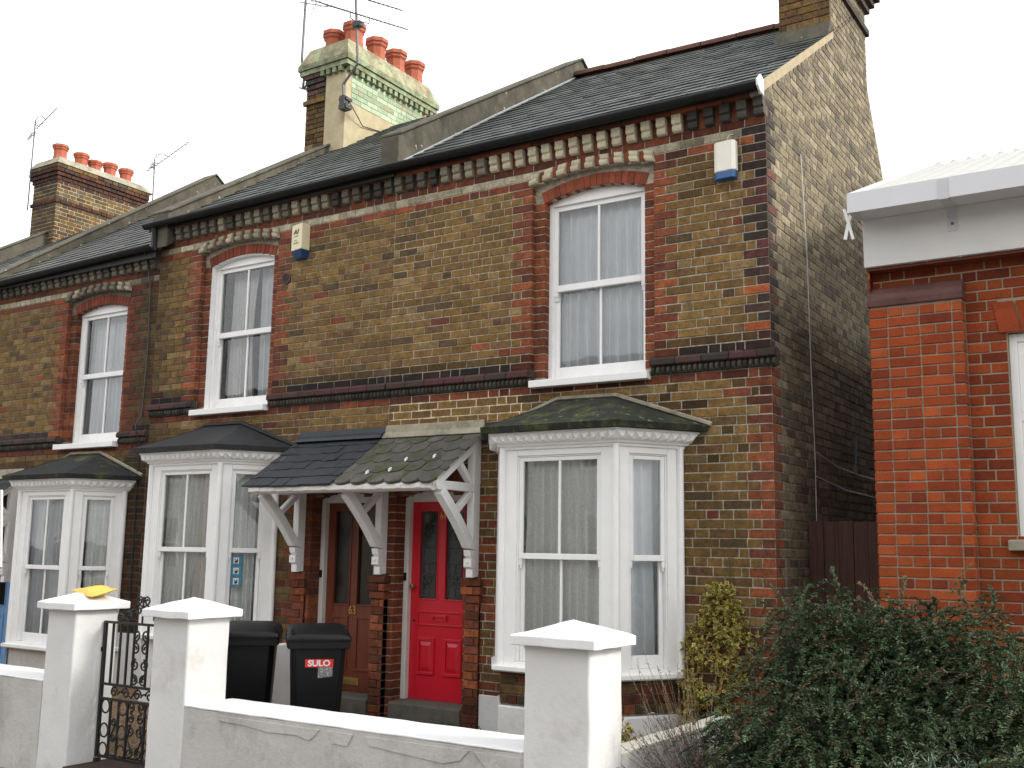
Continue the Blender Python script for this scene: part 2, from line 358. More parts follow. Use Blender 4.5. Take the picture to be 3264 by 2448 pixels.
# ---------------------------------------------------------------- ground
def slab(name, pts, m): mb = MB(); mb.quad(*pts); return struct(mb.build(name, m))
slab('ground', [(-400, -400, -.46), (400, -400, -.46), (400, 400, -.46), (-400, 400, -.46)], M_road)
_mb = MB(); _mb.box(-60, 40, -4.6, 9.5, -.47, -.31); _p = struct(_mb.build('pavement', M_pave))
_mb = MB(); _mb.box(-60, 40, -4.78, -4.605, -.47, -.305); struct(_mb.build('kerb', M_stone, bevel=.015))
_mb = MB(); _mb.box(-60, 40, -13.6, -11.6, -.47, -.31); struct(_mb.build('pavement', M_pave))
def gz(y): return lerp(-.13, .055, (y+1.95)/1.95)
slab('garden_path', [(-4.35, -1.99, gz(-1.99)), (-.46, -1.99, gz(-1.99)), (-.46, .3, gz(0)), (-4.35, .3, gz(0))], M_conc)
slab('gravel', [(-11.2, -1.99, gz(-1.99)-.03), (-4.35, -1.99, gz(-1.99)-.03), (-4.35, .3, gz(0)), (-11.2, .3, gz(0))], M_gravel)
_mb = MB(); _mb.box(-.29, 3.2, -2.6, .9, -.45, -.15); struct(_mb.build('soil_bed', M_soil))
_mb = MB(); _mb.box(-5.185, -4.21, -2.42, -1.995, -.45, -.20); struct(_mb.build('gate_threshold', mat_plain('dark_wet_brick', (.06, .04, .032), .8, .5, 9, .5, .3, dirt=(8, .55, (.11, .04, .03), .7))))

# ---------------------------------------------------------------- terraced houses
def sash_window(house, cx, dz, white_reveal=False, hw=.51, name='window'):
    w = MB(); Z = lambda z: z+dz
    spring, rise = Z(4.79), .08
    # box frame
    for s in (-1, 1):
        a, b = sorted((cx+s*hw, cx+s*(hw-.045))); w.box(a, b, .135, .24, Z(3.11), Z(4.79))
    # segmental head panel above the sashes
    n = 12; top = [(cx-hw+2*hw*k/n, arcz(cx-hw+2*hw*k/n, cx, hw, spring, rise)+.012) for k in range(n+1)]
    w.prism([(cx-hw, Z(4.765))]+[(cx+hw, Z(4.765))]+top[::-1], .128, .2, 'y')
    w.box(cx-hw+.0451, cx+hw-.0451, .122, .1279, Z(4.765), Z(4.785))
    def sash(y0, y1, zb, zt, bot, topr):
        o, st = hw-.0455, .04
        w.box(cx-o, cx-o+st, y0, y1, zb, zt); w.box(cx+o-st, cx+o, y0, y1, zb, zt)
        w.box(cx-o+st, cx+o-st, y0, y1, zb, zb+bot); w.box(cx-o+st, cx+o-st, y0, y1, zt-topr, zt)
        w.box(cx-.011, cx+.011, y0+.004, y1-.004, zb+bot, zt-topr)
    sash(.150, .186, Z(3.955), Z(4.7645), .06, .045)
    sash(.190, .226, Z(3.115), Z(4.012), .14, .05)
    for s in (-1, 1):   # sash horns
        x = cx+s*(hw-.0655)
        w.prism([(.150, Z(3.9545)), (.186, Z(3.9545)), (.186, Z(3.87)), (.172, Z(3.875)), (.168, Z(3.90)), (.155, Z(3.915))], x-.02, x+.02, 'x')
    if white_reveal:
        for s in (-1, 1):
            a, b = sorted((cx+s*(hw+.002), cx+s*(hw-.006))); w.box(a, b, .064, .134, Z(3.11), Z(4.80))
        pts = [(cx-hw+2*hw*k/n, arcz(cx-hw+2*hw*k/n, cx, hw, spring, rise)) for k in range(n+1)]
        w.prism(pts+[(x, z-.012) for x, z in pts[::-1]], .064, .127, 'y')
    win = w.build(name, M_white, house, bevel=.004)
    g_ = MB()
    g_.quad((cx-hw+.085, .170, Z(4.01)), (cx+hw-.085, .170, Z(4.01)), (cx+hw-.085, .170, Z(4.722)), (cx-hw+.085, .170, Z(4.722)))
    g_.quad((cx-hw+.085, .210, Z(3.25)), (cx+hw-.085, .210, Z(3.25)), (cx+hw-.085, .210, Z(3.966)), (cx-hw+.085, .210, Z(3.966)))
    g_.build('pane', M_glass, win)
    s_ = MB(); s_.prism([(-.085, Z(3.043)), (.18, Z(3.043)), (.18, Z(3.125)), (-.085, Z(3.108))], cx-.585, cx+.585, 'x')
    s_.build('sill', M_white, win, bevel=.006)
    return win
def window_brick(mb, arch, cx, dz, dirty=0, hw=.51, ohw=.622):
    """inner order of the opening: jamb bricks and arch rings, set back behind the wall face"""
    Z = lambda z: z+dz
    P = frameP((0, 0), (1, 0), dz)
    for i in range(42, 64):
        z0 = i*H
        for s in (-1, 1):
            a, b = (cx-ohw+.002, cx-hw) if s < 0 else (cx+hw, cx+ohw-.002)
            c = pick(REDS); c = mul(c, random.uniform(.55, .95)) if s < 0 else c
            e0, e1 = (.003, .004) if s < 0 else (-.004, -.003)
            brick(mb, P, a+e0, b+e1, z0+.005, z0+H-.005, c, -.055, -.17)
    sp, rs = Z(4.79), .08; n = 17
    R = (hw*hw+rs*rs)/(2*rs); zc = sp+rs-R; A = math.asin(min(1, (ohw+.0)/(R+.11)))
    A2 = math.asin(hw/R)
    for k in range(n):
        a0 = -A2*1.02+2*A2*1.02*(k+.06)/n; a1 = -A2*1.02+2*A2*1.02*(k+.94)/n; r0, r1 = R, R+.108
        pts = [(cx+r*math.sin(a), zc+r*math.cos(a)) for r, a in ((r0, a0), (r0, a1), (r1, a1), (r1, a0))]
        c = mul(pick([((.27, .062, .028), 4), ((.22, .05, .026), 3)]), 1-dirty*random.uniform(.2, .5))
        arch.prism(pts, .052+random.uniform(-.002, .002), .16, 'y', c)
    m = 14   # filling between the rings
    for k in range(m):
        xa = cx-ohw+2*ohw*k/m; xb = cx-ohw+2*ohw*(k+1)/m
        zl = lambda x: (zc+math.sqrt((R+.10)**2-(x-cx)**2)) if abs(x-cx) < hw+.03 else Z(4.78)
        arch.quad((xa, .061, zl(xa)-.02), (xb, .061, zl(xb)-.02), (xb, .061, Z(5.02)), (xa, .061, Z(5.02)), col=(.10, .045, .03))
    # outer ring of small terracotta dentils
    osp, ors = Z(4.955), .062
    N = 9
    for k in range(N):
        x = cx-.585+1.17*k/(N-1); z = arcz(x, cx, .622, osp, ors)+.0
        t = -(x-cx)/2.6
        dk = dirty if random.random() < .75 else dirty*.5
        c = mixc((.58, .52, .37), (.06, .055, .045), dk)
        for (za, zb, pr_) in ((.058, .105, .03), (.0, .052, .048)):
            w_ = .041; q = []
            prof = [(0, za), (-pr_*.8, za), (-pr_, za+(zb-za)*.35), (-pr_, zb-(zb-za)*.2), (-pr_*.7, zb), (0, zb)]
            vs = [(x+sx*w_+t*0+ (zz-.05)*(-t)*-1, yy, z+zz+sx*w_*t) for sx in (-1, 1) for yy, zz in prof]; m_ = len(prof)
            arch.add(vs, [tuple(range(m_)), tuple(range(2*m_-1, m_-1, -1))]+[(j+m_, (j+1) % m_+m_, (j+1) % m_, j) for j in range(m_)], mul(c, random.uniform(.85, 1.1)))
        if k < N-1:
            x2 = x+1.17/(N-1); xm0, xm1 = x+.046, x2-.046
            zz0, zz1 = arcz(xm0, cx, .622, osp, ors), arcz(xm1, cx, .622, osp, ors)
            c = mul(pick(REDS), 1-.5*dirty)
            vs = [(xm0, -.004, zz0+.01), (xm1, -.004, zz1+.01), (xm1, -.004, zz1+.1), (xm0, -.004, zz0+.1), (xm0, .06, zz0+.01), (xm1, .06, zz1+.01), (xm1, .06, zz1+.1), (xm0, .06, zz0+.1)]
            arch.add(vs, [(0, 1, 2, 3), (4, 5, 1, 0), (5, 6, 2, 1), (6, 7, 3, 2), (7, 4, 0, 3)], c)
def facade(mb, x0, x1, dz, win, bay, doors, stain, mort, redzone, quoin=False, wdirty=0, dzb=0.):
    P = frameP((0, 0), (1, 0), dz)
    ohw, hw = .622, .51
    osp, ors = 4.955, .062
    holes1 = []; holes2 = []; n = 10
    for k in range(n):
        a = win-ohw+2*ohw*k/n; b = a+2*ohw/n; holes1.append((a, b, 3.10, arcz((a+b)/2, win, ohw, osp, ors)))
        a = win-hw+2*hw*k/n; b = a+2*hw/n; holes2.append((a, b, 3.06, arcz((a+b)/2, win, hw, 4.79, .08)))
    bh = (bay-.74, bay+.74, .66+dzb-dz, 2.50+dzb-dz)
    dh = [(a, b, -.3, 2.09) for a, b in doors]; dcol = []
    for a, b in doors:
        c = (a+b)/2; h = (b-a)/2
        for k in range(8):
            p = a+2*h*k/8; q = p+h/4; dcol.append((p, q, 2.09, arcz((p+q)/2, c, h, 2.09, .075)))
    m0 = len(mb.f)
    backing(mb, P, x0, x1, -.35-dz, 5.40, holes1+[bh]+dh+dcol, -.0055, -.0601)
    backing(mb, P, x0, x1, -.35-dz, 5.40, holes2+[bh]+dh+dcol, -.0605, -.24)
    for f in range(m0, len(mb.f)):
        v = [mb.v[j] for j in mb.f[f]]; cx = sum(p[0] for p in v)/4; cz = sum(p[2] for p in v)/4; mb.c[f] = mort(cx, cz-dz)
    i0 = int((-.35-dz)/H)
    for i in range(i0, 72):
        z0 = i*H; zm = z0+H/2
        if i in (41, 42, 69, 70, 71):
            continue
        iv = [(x0, x1)]; reds = []
        # openings
        if zm > 3.11:
            h = ohw if zm < osp else arc_half(zm-.0, ohw, osp, ors)
            if zm >= osp: h = max(h, arc_half(zm-.115, ohw, osp, ors)) if zm < osp+.17 else 0
            if h > 0: iv = subtract(iv, win-h, win+h)
            if 43 <= i < 66:
                wd = .215 if i % 2 else .105
                for s in (-1, 1):
                    a, b = (win-ohw-wd, win-ohw) if s < 0 else (win+ohw, win+ohw+wd)
                    iv = subtract(iv, a, b); reds.append((a+.005 if s < 0 else a-.003, b+.003 if s < 0 else b-.005, REDS))
        if bh[2] < zm < bh[3]: iv = subtract(iv, bh[0], bh[1])
        for a, b in doors:
            c = (a+b)/2; h = (b-a)/2
            hh = arc_half(zm, h, 2.09, .075) if zm < 2.165 else 0
            if zm <= 2.09: hh = h
            if hh: iv = subtract(iv, c-hh, c+hh)
            if zm < 2.09:
                wd = .215 if i % 2 else .105
                for p, q, e0, e1 in ((max(a-min(wd, .13), x0), a, .005, .004), (b, min(b+min(wd, .13), x1), -.004, -.005)):
                    iv = subtract(iv, p, q); reds.append((p+e0, q+e1, REDS))
        if quoin and i < 68:
            wd = .215 if i % 2 else .105
            iv = subtract(iv, x1-wd, x1)
            pal = [((.30, .085, .034), 4), ((.25, .070, .031), 3), ((.18, .058, .032), 2)] if z0 < 3.0 else (DARK+[((.11, .04, .035), 4)]+([((.40, .10, .035), 2)] if i in (44, 49) else []))
            if z0 > 4.5: pal = DARK+[((.09, .035, .03), 3)]
            if i in (45, 49): pal = [((.40, .10, .035), 1)]
            reds.append((x1-wd+.005, x1-.002, pal))
        def cf(i, x, z):
            if i == 67: c = pick(CREAM)
            elif i in (66, 68): c = pick(REDS)
            elif i == 43: c = pick(DARK)
            elif i == 40: c = mul(pick(REDS), .8)
            else:
                c = pick(STOCK)
                if redzone(x, z) > random.random(): c = pick(REDS)
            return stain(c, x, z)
        lay(mb, P, i, z0, iv, cf)
        for a, b, pal in reds:
            brick(mb, P, a, b, z0+.005, z0+H-.005, stain(pick(pal), (a+b)/2, zm), .001, -.062 if zm > 3.1 else -.16)
def dentils(mb, x0, x1, dz, colfn, pitch=.1455):
    n = int((x1-x0-.05)/pitch); off = (x1-x0-n*pitch)/2
    P = frameP((0, 0), (1, 0), dz)
    for k in range(n+1):
        x = x0+off+k*pitch
        if k == n and x+.043 > x1: break
        c = colfn(x)
        prof = [(0, 5.168), (-.022, 5.168), (-.040, 5.178), (-.048, 5.2), (-.044, 5.222), (-.036, 5.232), (-.058, 5.242), (-.064, 5.262), (-.058, 5.285), (-.062, 5.29), (-.062, 5.318), (0, 5.318)]
        mb.prism([(y, z+dz) for y, z in prof], x-.042, x+.042, 'x', c)
        if x+pitch <= x1: mb.box(x+.05, x+pitch-.05, -.001, .05, 5.17+dz, 5.318+dz, mul(pick(REDS), random.uniform(.35, .8)))
    i = 0; x = x0
    while x < x1-.05:
        b = min(x+.235, x1); c = mul(pick(REDS), random.uniform(.45, .9))
        if b > -.01: c = (.30, .26, .20)
        mb.prism([(.02, 5.3185+dz), (-.056, 5.3185+dz), (-.072, 5.335+dz), (-.075, 5.365+dz), (-.066, 5.385+dz), (.02, 5.385+dz)], x+.004, b-.004, 'x', c); x = b
    mb.box(x0, x1, .0, .05, 5.165+dz, 5.40+dz, (.12, .09, .06))
def string_course(mb, x0, x1, dz, pale=None):
    x = x0
    while x < x1-.03:
        b = min(x+.235, x1); c = pick(DARK) if random.random() < .6 else (.075, .03, .03)
        mb.prism([(.03, 3.1475+dz), (-.042, 3.1475+dz), (-.055, 3.158+dz), (-.055, 3.196+dz), (-.03, 3.221+dz), (.03, 3.221+dz)], x+.004, b-.004, 'x', c); x = b
    mb.box(x0, x1, -.03, .03, 3.15+dz, 3.216+dz, pale or (.05, .042, .035))
    mb.box(x0, x1, -.012, .03, 3.074+dz, 3.147+dz, (.04, .034, .028))
    n = int((x1-x0)/.046)
    for k in range(n):
        xc = x0+(k+.5)*(x1-x0)/n; c = mul((.062, .056, .045), random.uniform(.5, 1.3))
        vs = []; fs = []
        for a in range(5):
            for b in range(5):
                u = (a/4-.5)*2; v = (b/4-.5)*2; r = max(0, 1-u*u*.95)*max(0, 1-v*v*.9)
                vs.append((xc+u*.019, -.012-.034*math.sqrt(r), 3.111+dz+v*.033))
        for a in range(4):
            for b in range(4): fs.append((a*5+b, (a+1)*5+b, (a+1)*5+b+1, a*5+b+1))
        mb.add(vs, fs, c)
def gutter(mb, x0, x1, y, z, drop=0):
    n = 8; sec = [(y+.0-.052*math.cos(math.pi*k/n), z-.05*math.sin(math.pi*k/n)) for k in range(n+1)]
    sec = [(y-.056, z+.004), (y-.056, z-.004)]+sec[1:-1]+[(y+.058, z), (y+.058, z+.004)]
    inner = [(yy*.9+y*.1, zz+.008) for yy, zz in sec[::-1]]
    poly = sec+inner; m = len(poly)
    vs = [(x0, p[0], p[1]) for p in poly]+[(x1, p[0], p[1]-drop) for p in poly]
    mb.add(vs, [(i, (i+1) % m, m+(i+1) % m, m+i) for i in range(m)]+[tuple(range(m)), tuple(range(2*m-1, m-1, -1))])
    mb.box(x0, x1, y+.053, y+.070, z-.06, z+.02)
def slates(mb, EL, ER, RL, RR, rows=21, w=.255, base=(.050, .057, .053), var=.28, mossfn=None):
    EL, ER, RL, RR = map(Vector, (EL, ER, RL, RR))
    nrm = (ER-EL).cross(RL-EL).normalized()
    B = lambda s, t: (EL*(1-s)+ER*s)*(1-t)+(RL*(1-s)+RR*s)*t
    L = (ER-EL).length; n = max(1, int(L/w))
    for r in range(rows):
        t0 = r/rows; t1 = min((r+1.15)/rows, 1); off = .5*(r % 2)
        for k in range(-1, n+1):
            s0 = max((k+off)/n, 0); s1 = min((k+1+off)/n, 1)
            if s1-s0 < .01: continue
            e = .0035/L; j = random.uniform(-.006, .006)/ (RL-EL).length*1.0
            hgt = .013+random.uniform(-.002, .004); tl = random.uniform(-.0025, .0025)
            a, b = B(s0+e, t0+j)+nrm*(hgt+tl), B(s1-e, t0+j)+nrm*(hgt-tl); c, d = B(s1-e, t1)+nrm*.001, B(s0+e, t1)+nrm*.001
            col = mul(base, random.uniform(1-var, 1+var)); col = (col[0]*random.uniform(.95, 1.08), col[1], col[2]*random.uniform(.92, 1.06))
            if mossfn: col = mossfn(col, (s0+s1)/2, t0)
            mb.add([a, b, c, d, a-nrm*.014, b-nrm*.014], [(0, 1, 2, 3), (4, 5, 1, 0)], col)
    a, b, c, d = EL-nrm*.02, ER-nrm*.02, RR-nrm*.02, RL-nrm*.02
    mb.quad(a, b, c, d, col=(.02, .02, .02))
def ridge(mb, A, B, r=.10, seg=.45):
    A, B = Vector(A), Vector(B); L = (B-A).length; n = max(1, int(L/seg))
    for k in range(n):
        p, q = A.lerp(B, k/n), A.lerp(B, (k+.97)/n); j = random.uniform(-.006, .006)
        vs = [(t.x, t.y+r*math.cos(math.pi*m/8)*1.0, t.z+j-.05+r*.95*math.sin(math.pi*m/8)) for t in (p, q) for m in range(9)]
        mb.add(vs, [(m, m+1, 10+m, 9+m) for m in range(8)]+[tuple(range(9)), tuple(range(17, 8, -1))], mul((1, 1, 1), random.uniform(.8, 1.1)))
def parapet(mb, xa, xb, line, hgt, coping=.035):
    # line: list of (y, z_top); body goes hgt below it
    prof = line+[(y, z-hgt) for y, z in line[::-1]]
    mb.prism(prof, xa, xb, 'x')
    mb.prism([(y, z+.003) for y, z in line]+[(y, z+coping) for y, z in line[::-1]], xa-.03, xb+.03, 'x')
def pot(chim, x, y, z0, z1, r=.19, n=8, rot=.39):
    h = z1-z0; mb = MB()
    mb.lathe([(r*1.02, 0), (r*.98, h*.08), (r*.80, h*.45), (r*.80, h*.70), (r*.94, h*.76), (r*.94, h*.84), (r*1.05, h*.86), (r*1.05, h*.97), (r*.98, h), (r*.74, h), (r*.70, h*.6)], (x, y, z0), n, rot=rot)
    o = mb.build('chimney_pot', M_terra, chim)
    m2 = MB(); m2.lathe([(r*1.056, h*.955), (r*1.06, h*.985), (r*1.0, h*1.005), (r*.73, h*1.005), (r*.73, h*.99)], (x, y, z0), n, rot=rot, cap=False)
    me = o.data; me.materials.append(M_potrim)
    return o
BK = [.54, .88]   # half widths of a bay at its front and at the wall
def bay_faces(cx):
    a, b = BK; return [((cx-b, 0), (cx-a, -.5)), ((cx-a, -.5), (cx+a, -.5)), ((cx+a, -.5), (cx+b, 0))]
def offs(cx, o):
    """bay outline pushed outwards by o, ends kept on the wall face"""
    fa, wa = BK; pts = [Vector((cx-wa, 0)), Vector((cx-fa, -.5)), Vector((cx+fa, -.5)), Vector((cx+wa, 0))]; ln = []
    for a, b in zip(pts[:-1], pts[1:]):
        d = (b-a).normalized(); nn = Vector((d.y, -d.x)); ln.append((a+nn*o, d))
    def isect(l1, l2):
        (p, d), (q, e) = l1, l2; den = d.x*e.y-d.y*e.x; t = ((q-p).x*e.y-(q-p).y*e.x)/den; return p+d*t
    w = (Vector((0, 0)), Vector((1, 0)))
    return [isect(ln[0], w), isect(ln[0], ln[1]), isect(ln[1], ln[2]), isect(ln[2], w)]
def sweep(mb, cx, prof, col=(1, 1, 1)):
    rows = [[(p.x, min(p.y, -.0), z) for p in offs(cx, o)] for o, z in prof]; n = len(rows)
    vs = [v for r in rows for v in r]
    mb.add(vs, [(i*4+k, i*4+k+1, (i+1)*4+k+1, (i+1)*4+k) for i in range(n-1) for k in range(3)], col)
def bay_window(house, cx, dz, roofmat, paint, basekind, stainc=None):
    Z = lambda z: z+dz
    w = MB(); gl = MB()
    for fi, (a, b) in enumerate(bay_faces(cx)):
        P0 = frameP(a, (b[0]-a[0], b[1]-a[1])); P = (lambda P0: lambda u, z, d=0: P0(u, z+dz, d))(P0); L = math.hypot(b[0]-a[0], b[1]-a[1])
        if fi == 1: ra, rb = .14, L-.14
        elif fi == 2: ra, rb = .115, .465
        else: ra, rb = L-.465, L-.115
        w.boxP(P, .0, ra, .668, 2.47, -.07, 0); w.boxP(P, rb, L, .668, 2.47, -.07, 0)
        w.boxP(P, ra, rb, 2.39, 2.47, -.07, 0); w.boxP(P, ra, rb, .668, .70, -.07, 0)
        w.boxP(P, ra, ra+.012, .70, 2.39, -.062, -.012); w.boxP(P, rb-.012, rb, .70, 2.39, -.062, -.012); w.boxP(P, ra+.012, rb-.012, 2.378, 2.39, -.062, -.012)
        ua, ub, st = ra+.0125, rb-.0125, .036
        def sash(d0, d1, zb, zt, bot, top):
            w.boxP(P, ua, ua+st, zb, zt, d0, d1); w.boxP(P, ub-st, ub, zb, zt, d0, d1)
            w.boxP(P, ua+st, ub-st, zb, zb+bot, d0, d1); w.boxP(P, ua+st, ub-st, zt-top, zt, d0, d1)
            if fi == 1: w.boxP(P, (ua+ub)/2-.011, (ua+ub)/2+.011, zb+bot, zt-top, d0+.004, d1-.004)
        sash(-.055, -.022, 1.535, 2.3775, .048, .034)
        sash(-.090, -.057, .701, 1.575, .10, .04)
        gl.quad(P(ua+st-.004, 1.58, -.04), P(ub-st+.004, 1.58, -.04), P(ub-st+.004, 2.346, -.04), P(ua+st-.004, 2.346, -.04))
        gl.quad(P(ua+st-.004, .795, -.075), P(ub-st+.004, .795, -.075), P(ub-st+.004, 1.54, -.075), P(ua+st-.004, 1.54, -.075))
        for u in (ua+.0, ub-.028):
            w.boxP(P, u, u+.028, 1.48, 1.5345, -.052, -.026); w.boxP(P, u+.006, u+.022, 1.455, 1.4795, -.050, -.03)
    win = w.build('bay_window', paint, house, bevel=.004)
    gl.build('pane', M_glass, win)
    for (x, y) in ((cx-BK[0], -.5), (cx+BK[0], -.5), (cx-BK[1]+.005, -.02), (cx+BK[1]-.005, -.02)):
        pb = MB(); pb.tube([(x, y-.006, Z(.672)), (x, y-.006, Z(2.46))], .03, 10)
        pb.build('corner_bead', paint, win, smooth=True)
    s = MB(); sweep(s, cx, [(-.06, Z(.622)), (.055, Z(.622)), (.07, Z(.634)), (.07, Z(.664)), (.05, Z(.672)), (-.06, Z(.674))]); s.build('sill', paint if basekind != 'brick' else M_white, win)
    c = MB(); sweep(c, cx, [(.0, Z(2.44)), (.022, Z(2.444)), (.026, Z(2.462)), (.05, Z(2.470)), (.056, Z(2.484)), (.075, Z(2.490)), (.118, Z(2.556)), (.132, Z(2.560)), (.132, Z(2.575)), (-.05, Z(2.576))])
    lo, hi = offs(cx, .075), offs(cx, .118)
    for k in range(3):
        L = (hi[k+1]-hi[k]).length; n = max(3, int(L/.078))
        for j in range(n):
            q = []
            for (ln, zz, t) in ((lo, 2.492, j/n), (lo, 2.492, (j+1)/n), (hi, 2.555, (j+1)/n), (hi, 2.555, j/n)):
                p = ln[k].lerp(ln[k+1], t); q.append(Vector((p.x, p.y, Z(zz))))
            d = (hi[k+1]-hi[k]).normalized(); nn = Vector((d.y, -d.x, -.65)).normalized()
            ap = (q[0]+q[1]+q[2]+q[3])/4+nn*.032; ap.y = min(ap.y, -.003)
            c.add(q+[ap], [(0, 1, 4), (1, 2, 4), (2, 3, 4), (3, 0, 4)])
    c.build('cornice', paint if paint is M_white else M_oldwhite, win)
    r = MB(); e0 = [Vector((p.x, p.y, Z(2.578))) for p in offs(cx, .19)]; e1 = [Vector((p.x, p.y, Z(2.625))) for p in offs(cx, .205)]
    A, Bq = Vector((cx-.29, 0, Z(2.925))), Vector((cx+.27, 0, Z(2.92)))
    N = 10
    def patch(p0, p1, p2, p3, sag):
        g0 = []
        for i in range(N+1):
            for j in range(N+1):
                a = p0.lerp(p1, i/N); b = p3.lerp(p2, i/N); q = a.lerp(b, j/N)
                q = q+Vector((0, 0, 1))*(.010*noise.noise(q*6)*min(1, 4*min(j/N, 1-j/N, i/N+.1, 1.1-i/N))-sag*math.sin(math.pi*j/N)); g0.append(q)
        r.add(g0, [(i*(N+1)+j, (i+1)*(N+1)+j, (i+1)*(N+1)+j+1, i*(N+1)+j+1) for i in range(N) for j in range(N)])
    patch(e1[1], e1[2], Bq, A, .012); patch(e1[0], e1[1], A, A, .008); patch(e1[2], e1[3], Bq, Bq, .008)
    for k in range(3): r.quad(e0[k], e0[k+1], e1[k+1], e1[k])
    r.quad(e0[0], e0[3], e0[2], e0[1])
    rf = r.build('roof', roofmat, win, smooth=True)
    f = MB(); pts = [e1[3]+Vector((.02, -.012, .01)), Bq+Vector((.01, -.012, .012)), A+Vector((-.01, -.012, .012)), e1[0]+Vector((-.02, -.012, .01))]
    f.tube(pts, .020, 6); f.build('mortar_fillet', M_cement if roofmat is not M_felt else M_felt, rf)
    # wall under the sill
    bmb = MB()
    for fi, (a, b) in enumerate(bay_faces(cx)):
        P = frameP(a, (b[0]-a[0], b[1]-a[1])); L = math.hypot(b[0]-a[0], b[1]-a[1])
        if basekind == 'brick':
            bmb.quad(P(0, -.1, -.018), P(L, -.1, -.018), P(L, .625, -.018), P(0, .625, -.018), col=(.19, .165, .125))
            for i in range(5, 9):
                if i*H > .60: break
                lay(bmb, P, i, i*H-.012, [(.0, L)], lambda i, x, z: mul(pick(STOCK) if random.random() < .55 else pick(REDS), random.uniform(.4, .75)), 'flemish', d=-.006)
        else:
            bmb.quad(P(0, -.4, -.01), P(L, -.4, -.01), P(L, Z(.625), -.01), P(0, Z(.625), -.01))
    bs = bmb.build('bay_base', M_brick if basekind == 'brick' else (M_render if basekind == 'white' else M_renderdirty), win)
    if basekind == 'brick':
        pl = MB(); sweep(pl, cx, [(.012, -.1), (.012, .335), (.0, .347), (-.03, .349)]); pl.build('plinth', M_render, win)
    return win
XP = [-15.1, -11.32, -7.51, -3.89, 0.0]     # party walls from left to right
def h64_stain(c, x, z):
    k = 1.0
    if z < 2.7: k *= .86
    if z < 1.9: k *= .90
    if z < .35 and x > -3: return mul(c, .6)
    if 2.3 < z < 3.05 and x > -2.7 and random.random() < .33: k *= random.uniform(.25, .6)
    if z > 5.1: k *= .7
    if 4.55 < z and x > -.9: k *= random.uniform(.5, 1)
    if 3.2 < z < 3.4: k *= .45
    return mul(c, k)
def h63_stain(c, x, z):
    k = 1.0; d = max(0, 1-abs(x+7.51)/.42)
    k *= 1-.68*d*random.uniform(.7, 1)
    if z < 2.9 and x < -5.2: k *= .62
    elif z < 2.1: k *= .8
    if z > 5.1: k *= .6
    if 3.2 < z < 3.4: k *= .45
    return mul(c, k)
def h62_stain(c, x, z):
    k = .92; d = max(0, 1-abs(x+7.51)/.75)
    k *= 1-.66*min(1, d*1.4)*random.uniform(.7, 1)
    if z < 2.9: k *= .55
    if z > 5.1: k *= .5
    return mul(c, k)
def mort64(x, z):
    return (.40, .36, .27)
def house(label, loc): return thing('terraced_house', label, 'house', loc, 'terraced houses in the row')
H64 = house('end of terrace brick house with red front door and exposed right gable wall', (-1.9, 0, -.2))
H63 = house('brick house with brown wooden front door and cream alarm box, second from the right end', (-5.7, 0, -.2))
H62 = house('brick house with pale blue front door behind the gate pier with the yellow packet', (-9.4, 0, -.2))
H61 = house('farthest left house of the row, only its slate roof and chimney stack showing', (-13.2, 0, -.2))

def build_house(Hs, k, dz, win, bay, doors, stain, mcol, redz, quoin, white_reveal, bayroof, paint, basekind, dzb, wdirty, dentcol, strings, stringpale=None):
    x0, x1 = XP[k], XP[k+1]
    wall = MB()
    facade(wall, x0, x1, dz, win, bay, doors, stain, mcol, redz, quoin, wdirty, dzb)
    # party walls, rear wall and a partition inside
    pl = (.2, .18, .15)
    wall.quad((x0+.01, .25, -.3), (x0+.01, 6, -.3), (x0+.01, 6, 5.3), (x0+.01, .25, 5.3), col=pl)
    wall.quad((x0, 6.5, -.3), (x1, 6.5, -.3), (x1, 6.5, 5.2), (x0, 6.5, 5.2), col=pl)
    wall.quad((x0+.02, 2.2, -.3), (x1-.02, 2.2, -.3), (x1-.02, 2.2, 5.3), (x0+.02, 2.2, 5.3), col=pl)
    wall.box(x0+.02, x1-.02, .26, 2.19, 2.72+dz, 2.85+dz, pl); wall.box(x0+.02, x1-.02, .26, 2.19, 5.2+dz, 5.3+dz, pl)
    arch = MB(); window_brick(wall, arch, win, dz, wdirty); arch.build('window_arch', M_cream, Hs)
    for a, b in doors:   # rubbed brick arch over each door
        arch = MB(); c = (a+b)/2; h = (b-a)/2; R = (h*h+.075**2)/.15; zc = 2.09+dz+.075-R; A = math.asin(h/R); n = 14
        for j in range(n):
            a0, a1 = -A+2*A*(j+.06)/n, -A+2*A*(j+.94)/n
            pts = [(c+r*math.sin(t), zc+r*math.cos(t)) for r, t in ((R, a0), (R, a1), (R+.21, a1), (R+.21, a0))]
            arch.prism(pts, -.004, .149, 'y', mul(pick(REDS), .75))
        arch.build('door_arch', M_cream, Hs)
    de = MB(); dentils(de, x0+.02, x1-(.0 if quoin else .02), dz, dentcol); de.build('dentil_cornice', M_cream, Hs)
    for a, b in strings:
        st = MB(); string_course(st, a, b, dz, stringpale); st.build('string_course', M_cream, Hs)
    sash_window(Hs, win, dz, white_reveal); bay_window(Hs, bay, dzb, bayroof, paint, basekind)
    return wall

def clean_if(f): return lambda x: mixc((.58, .52, .37), (.05, .045, .038), min(1, max(0, f(x)+random.uniform(-.12, .12))))
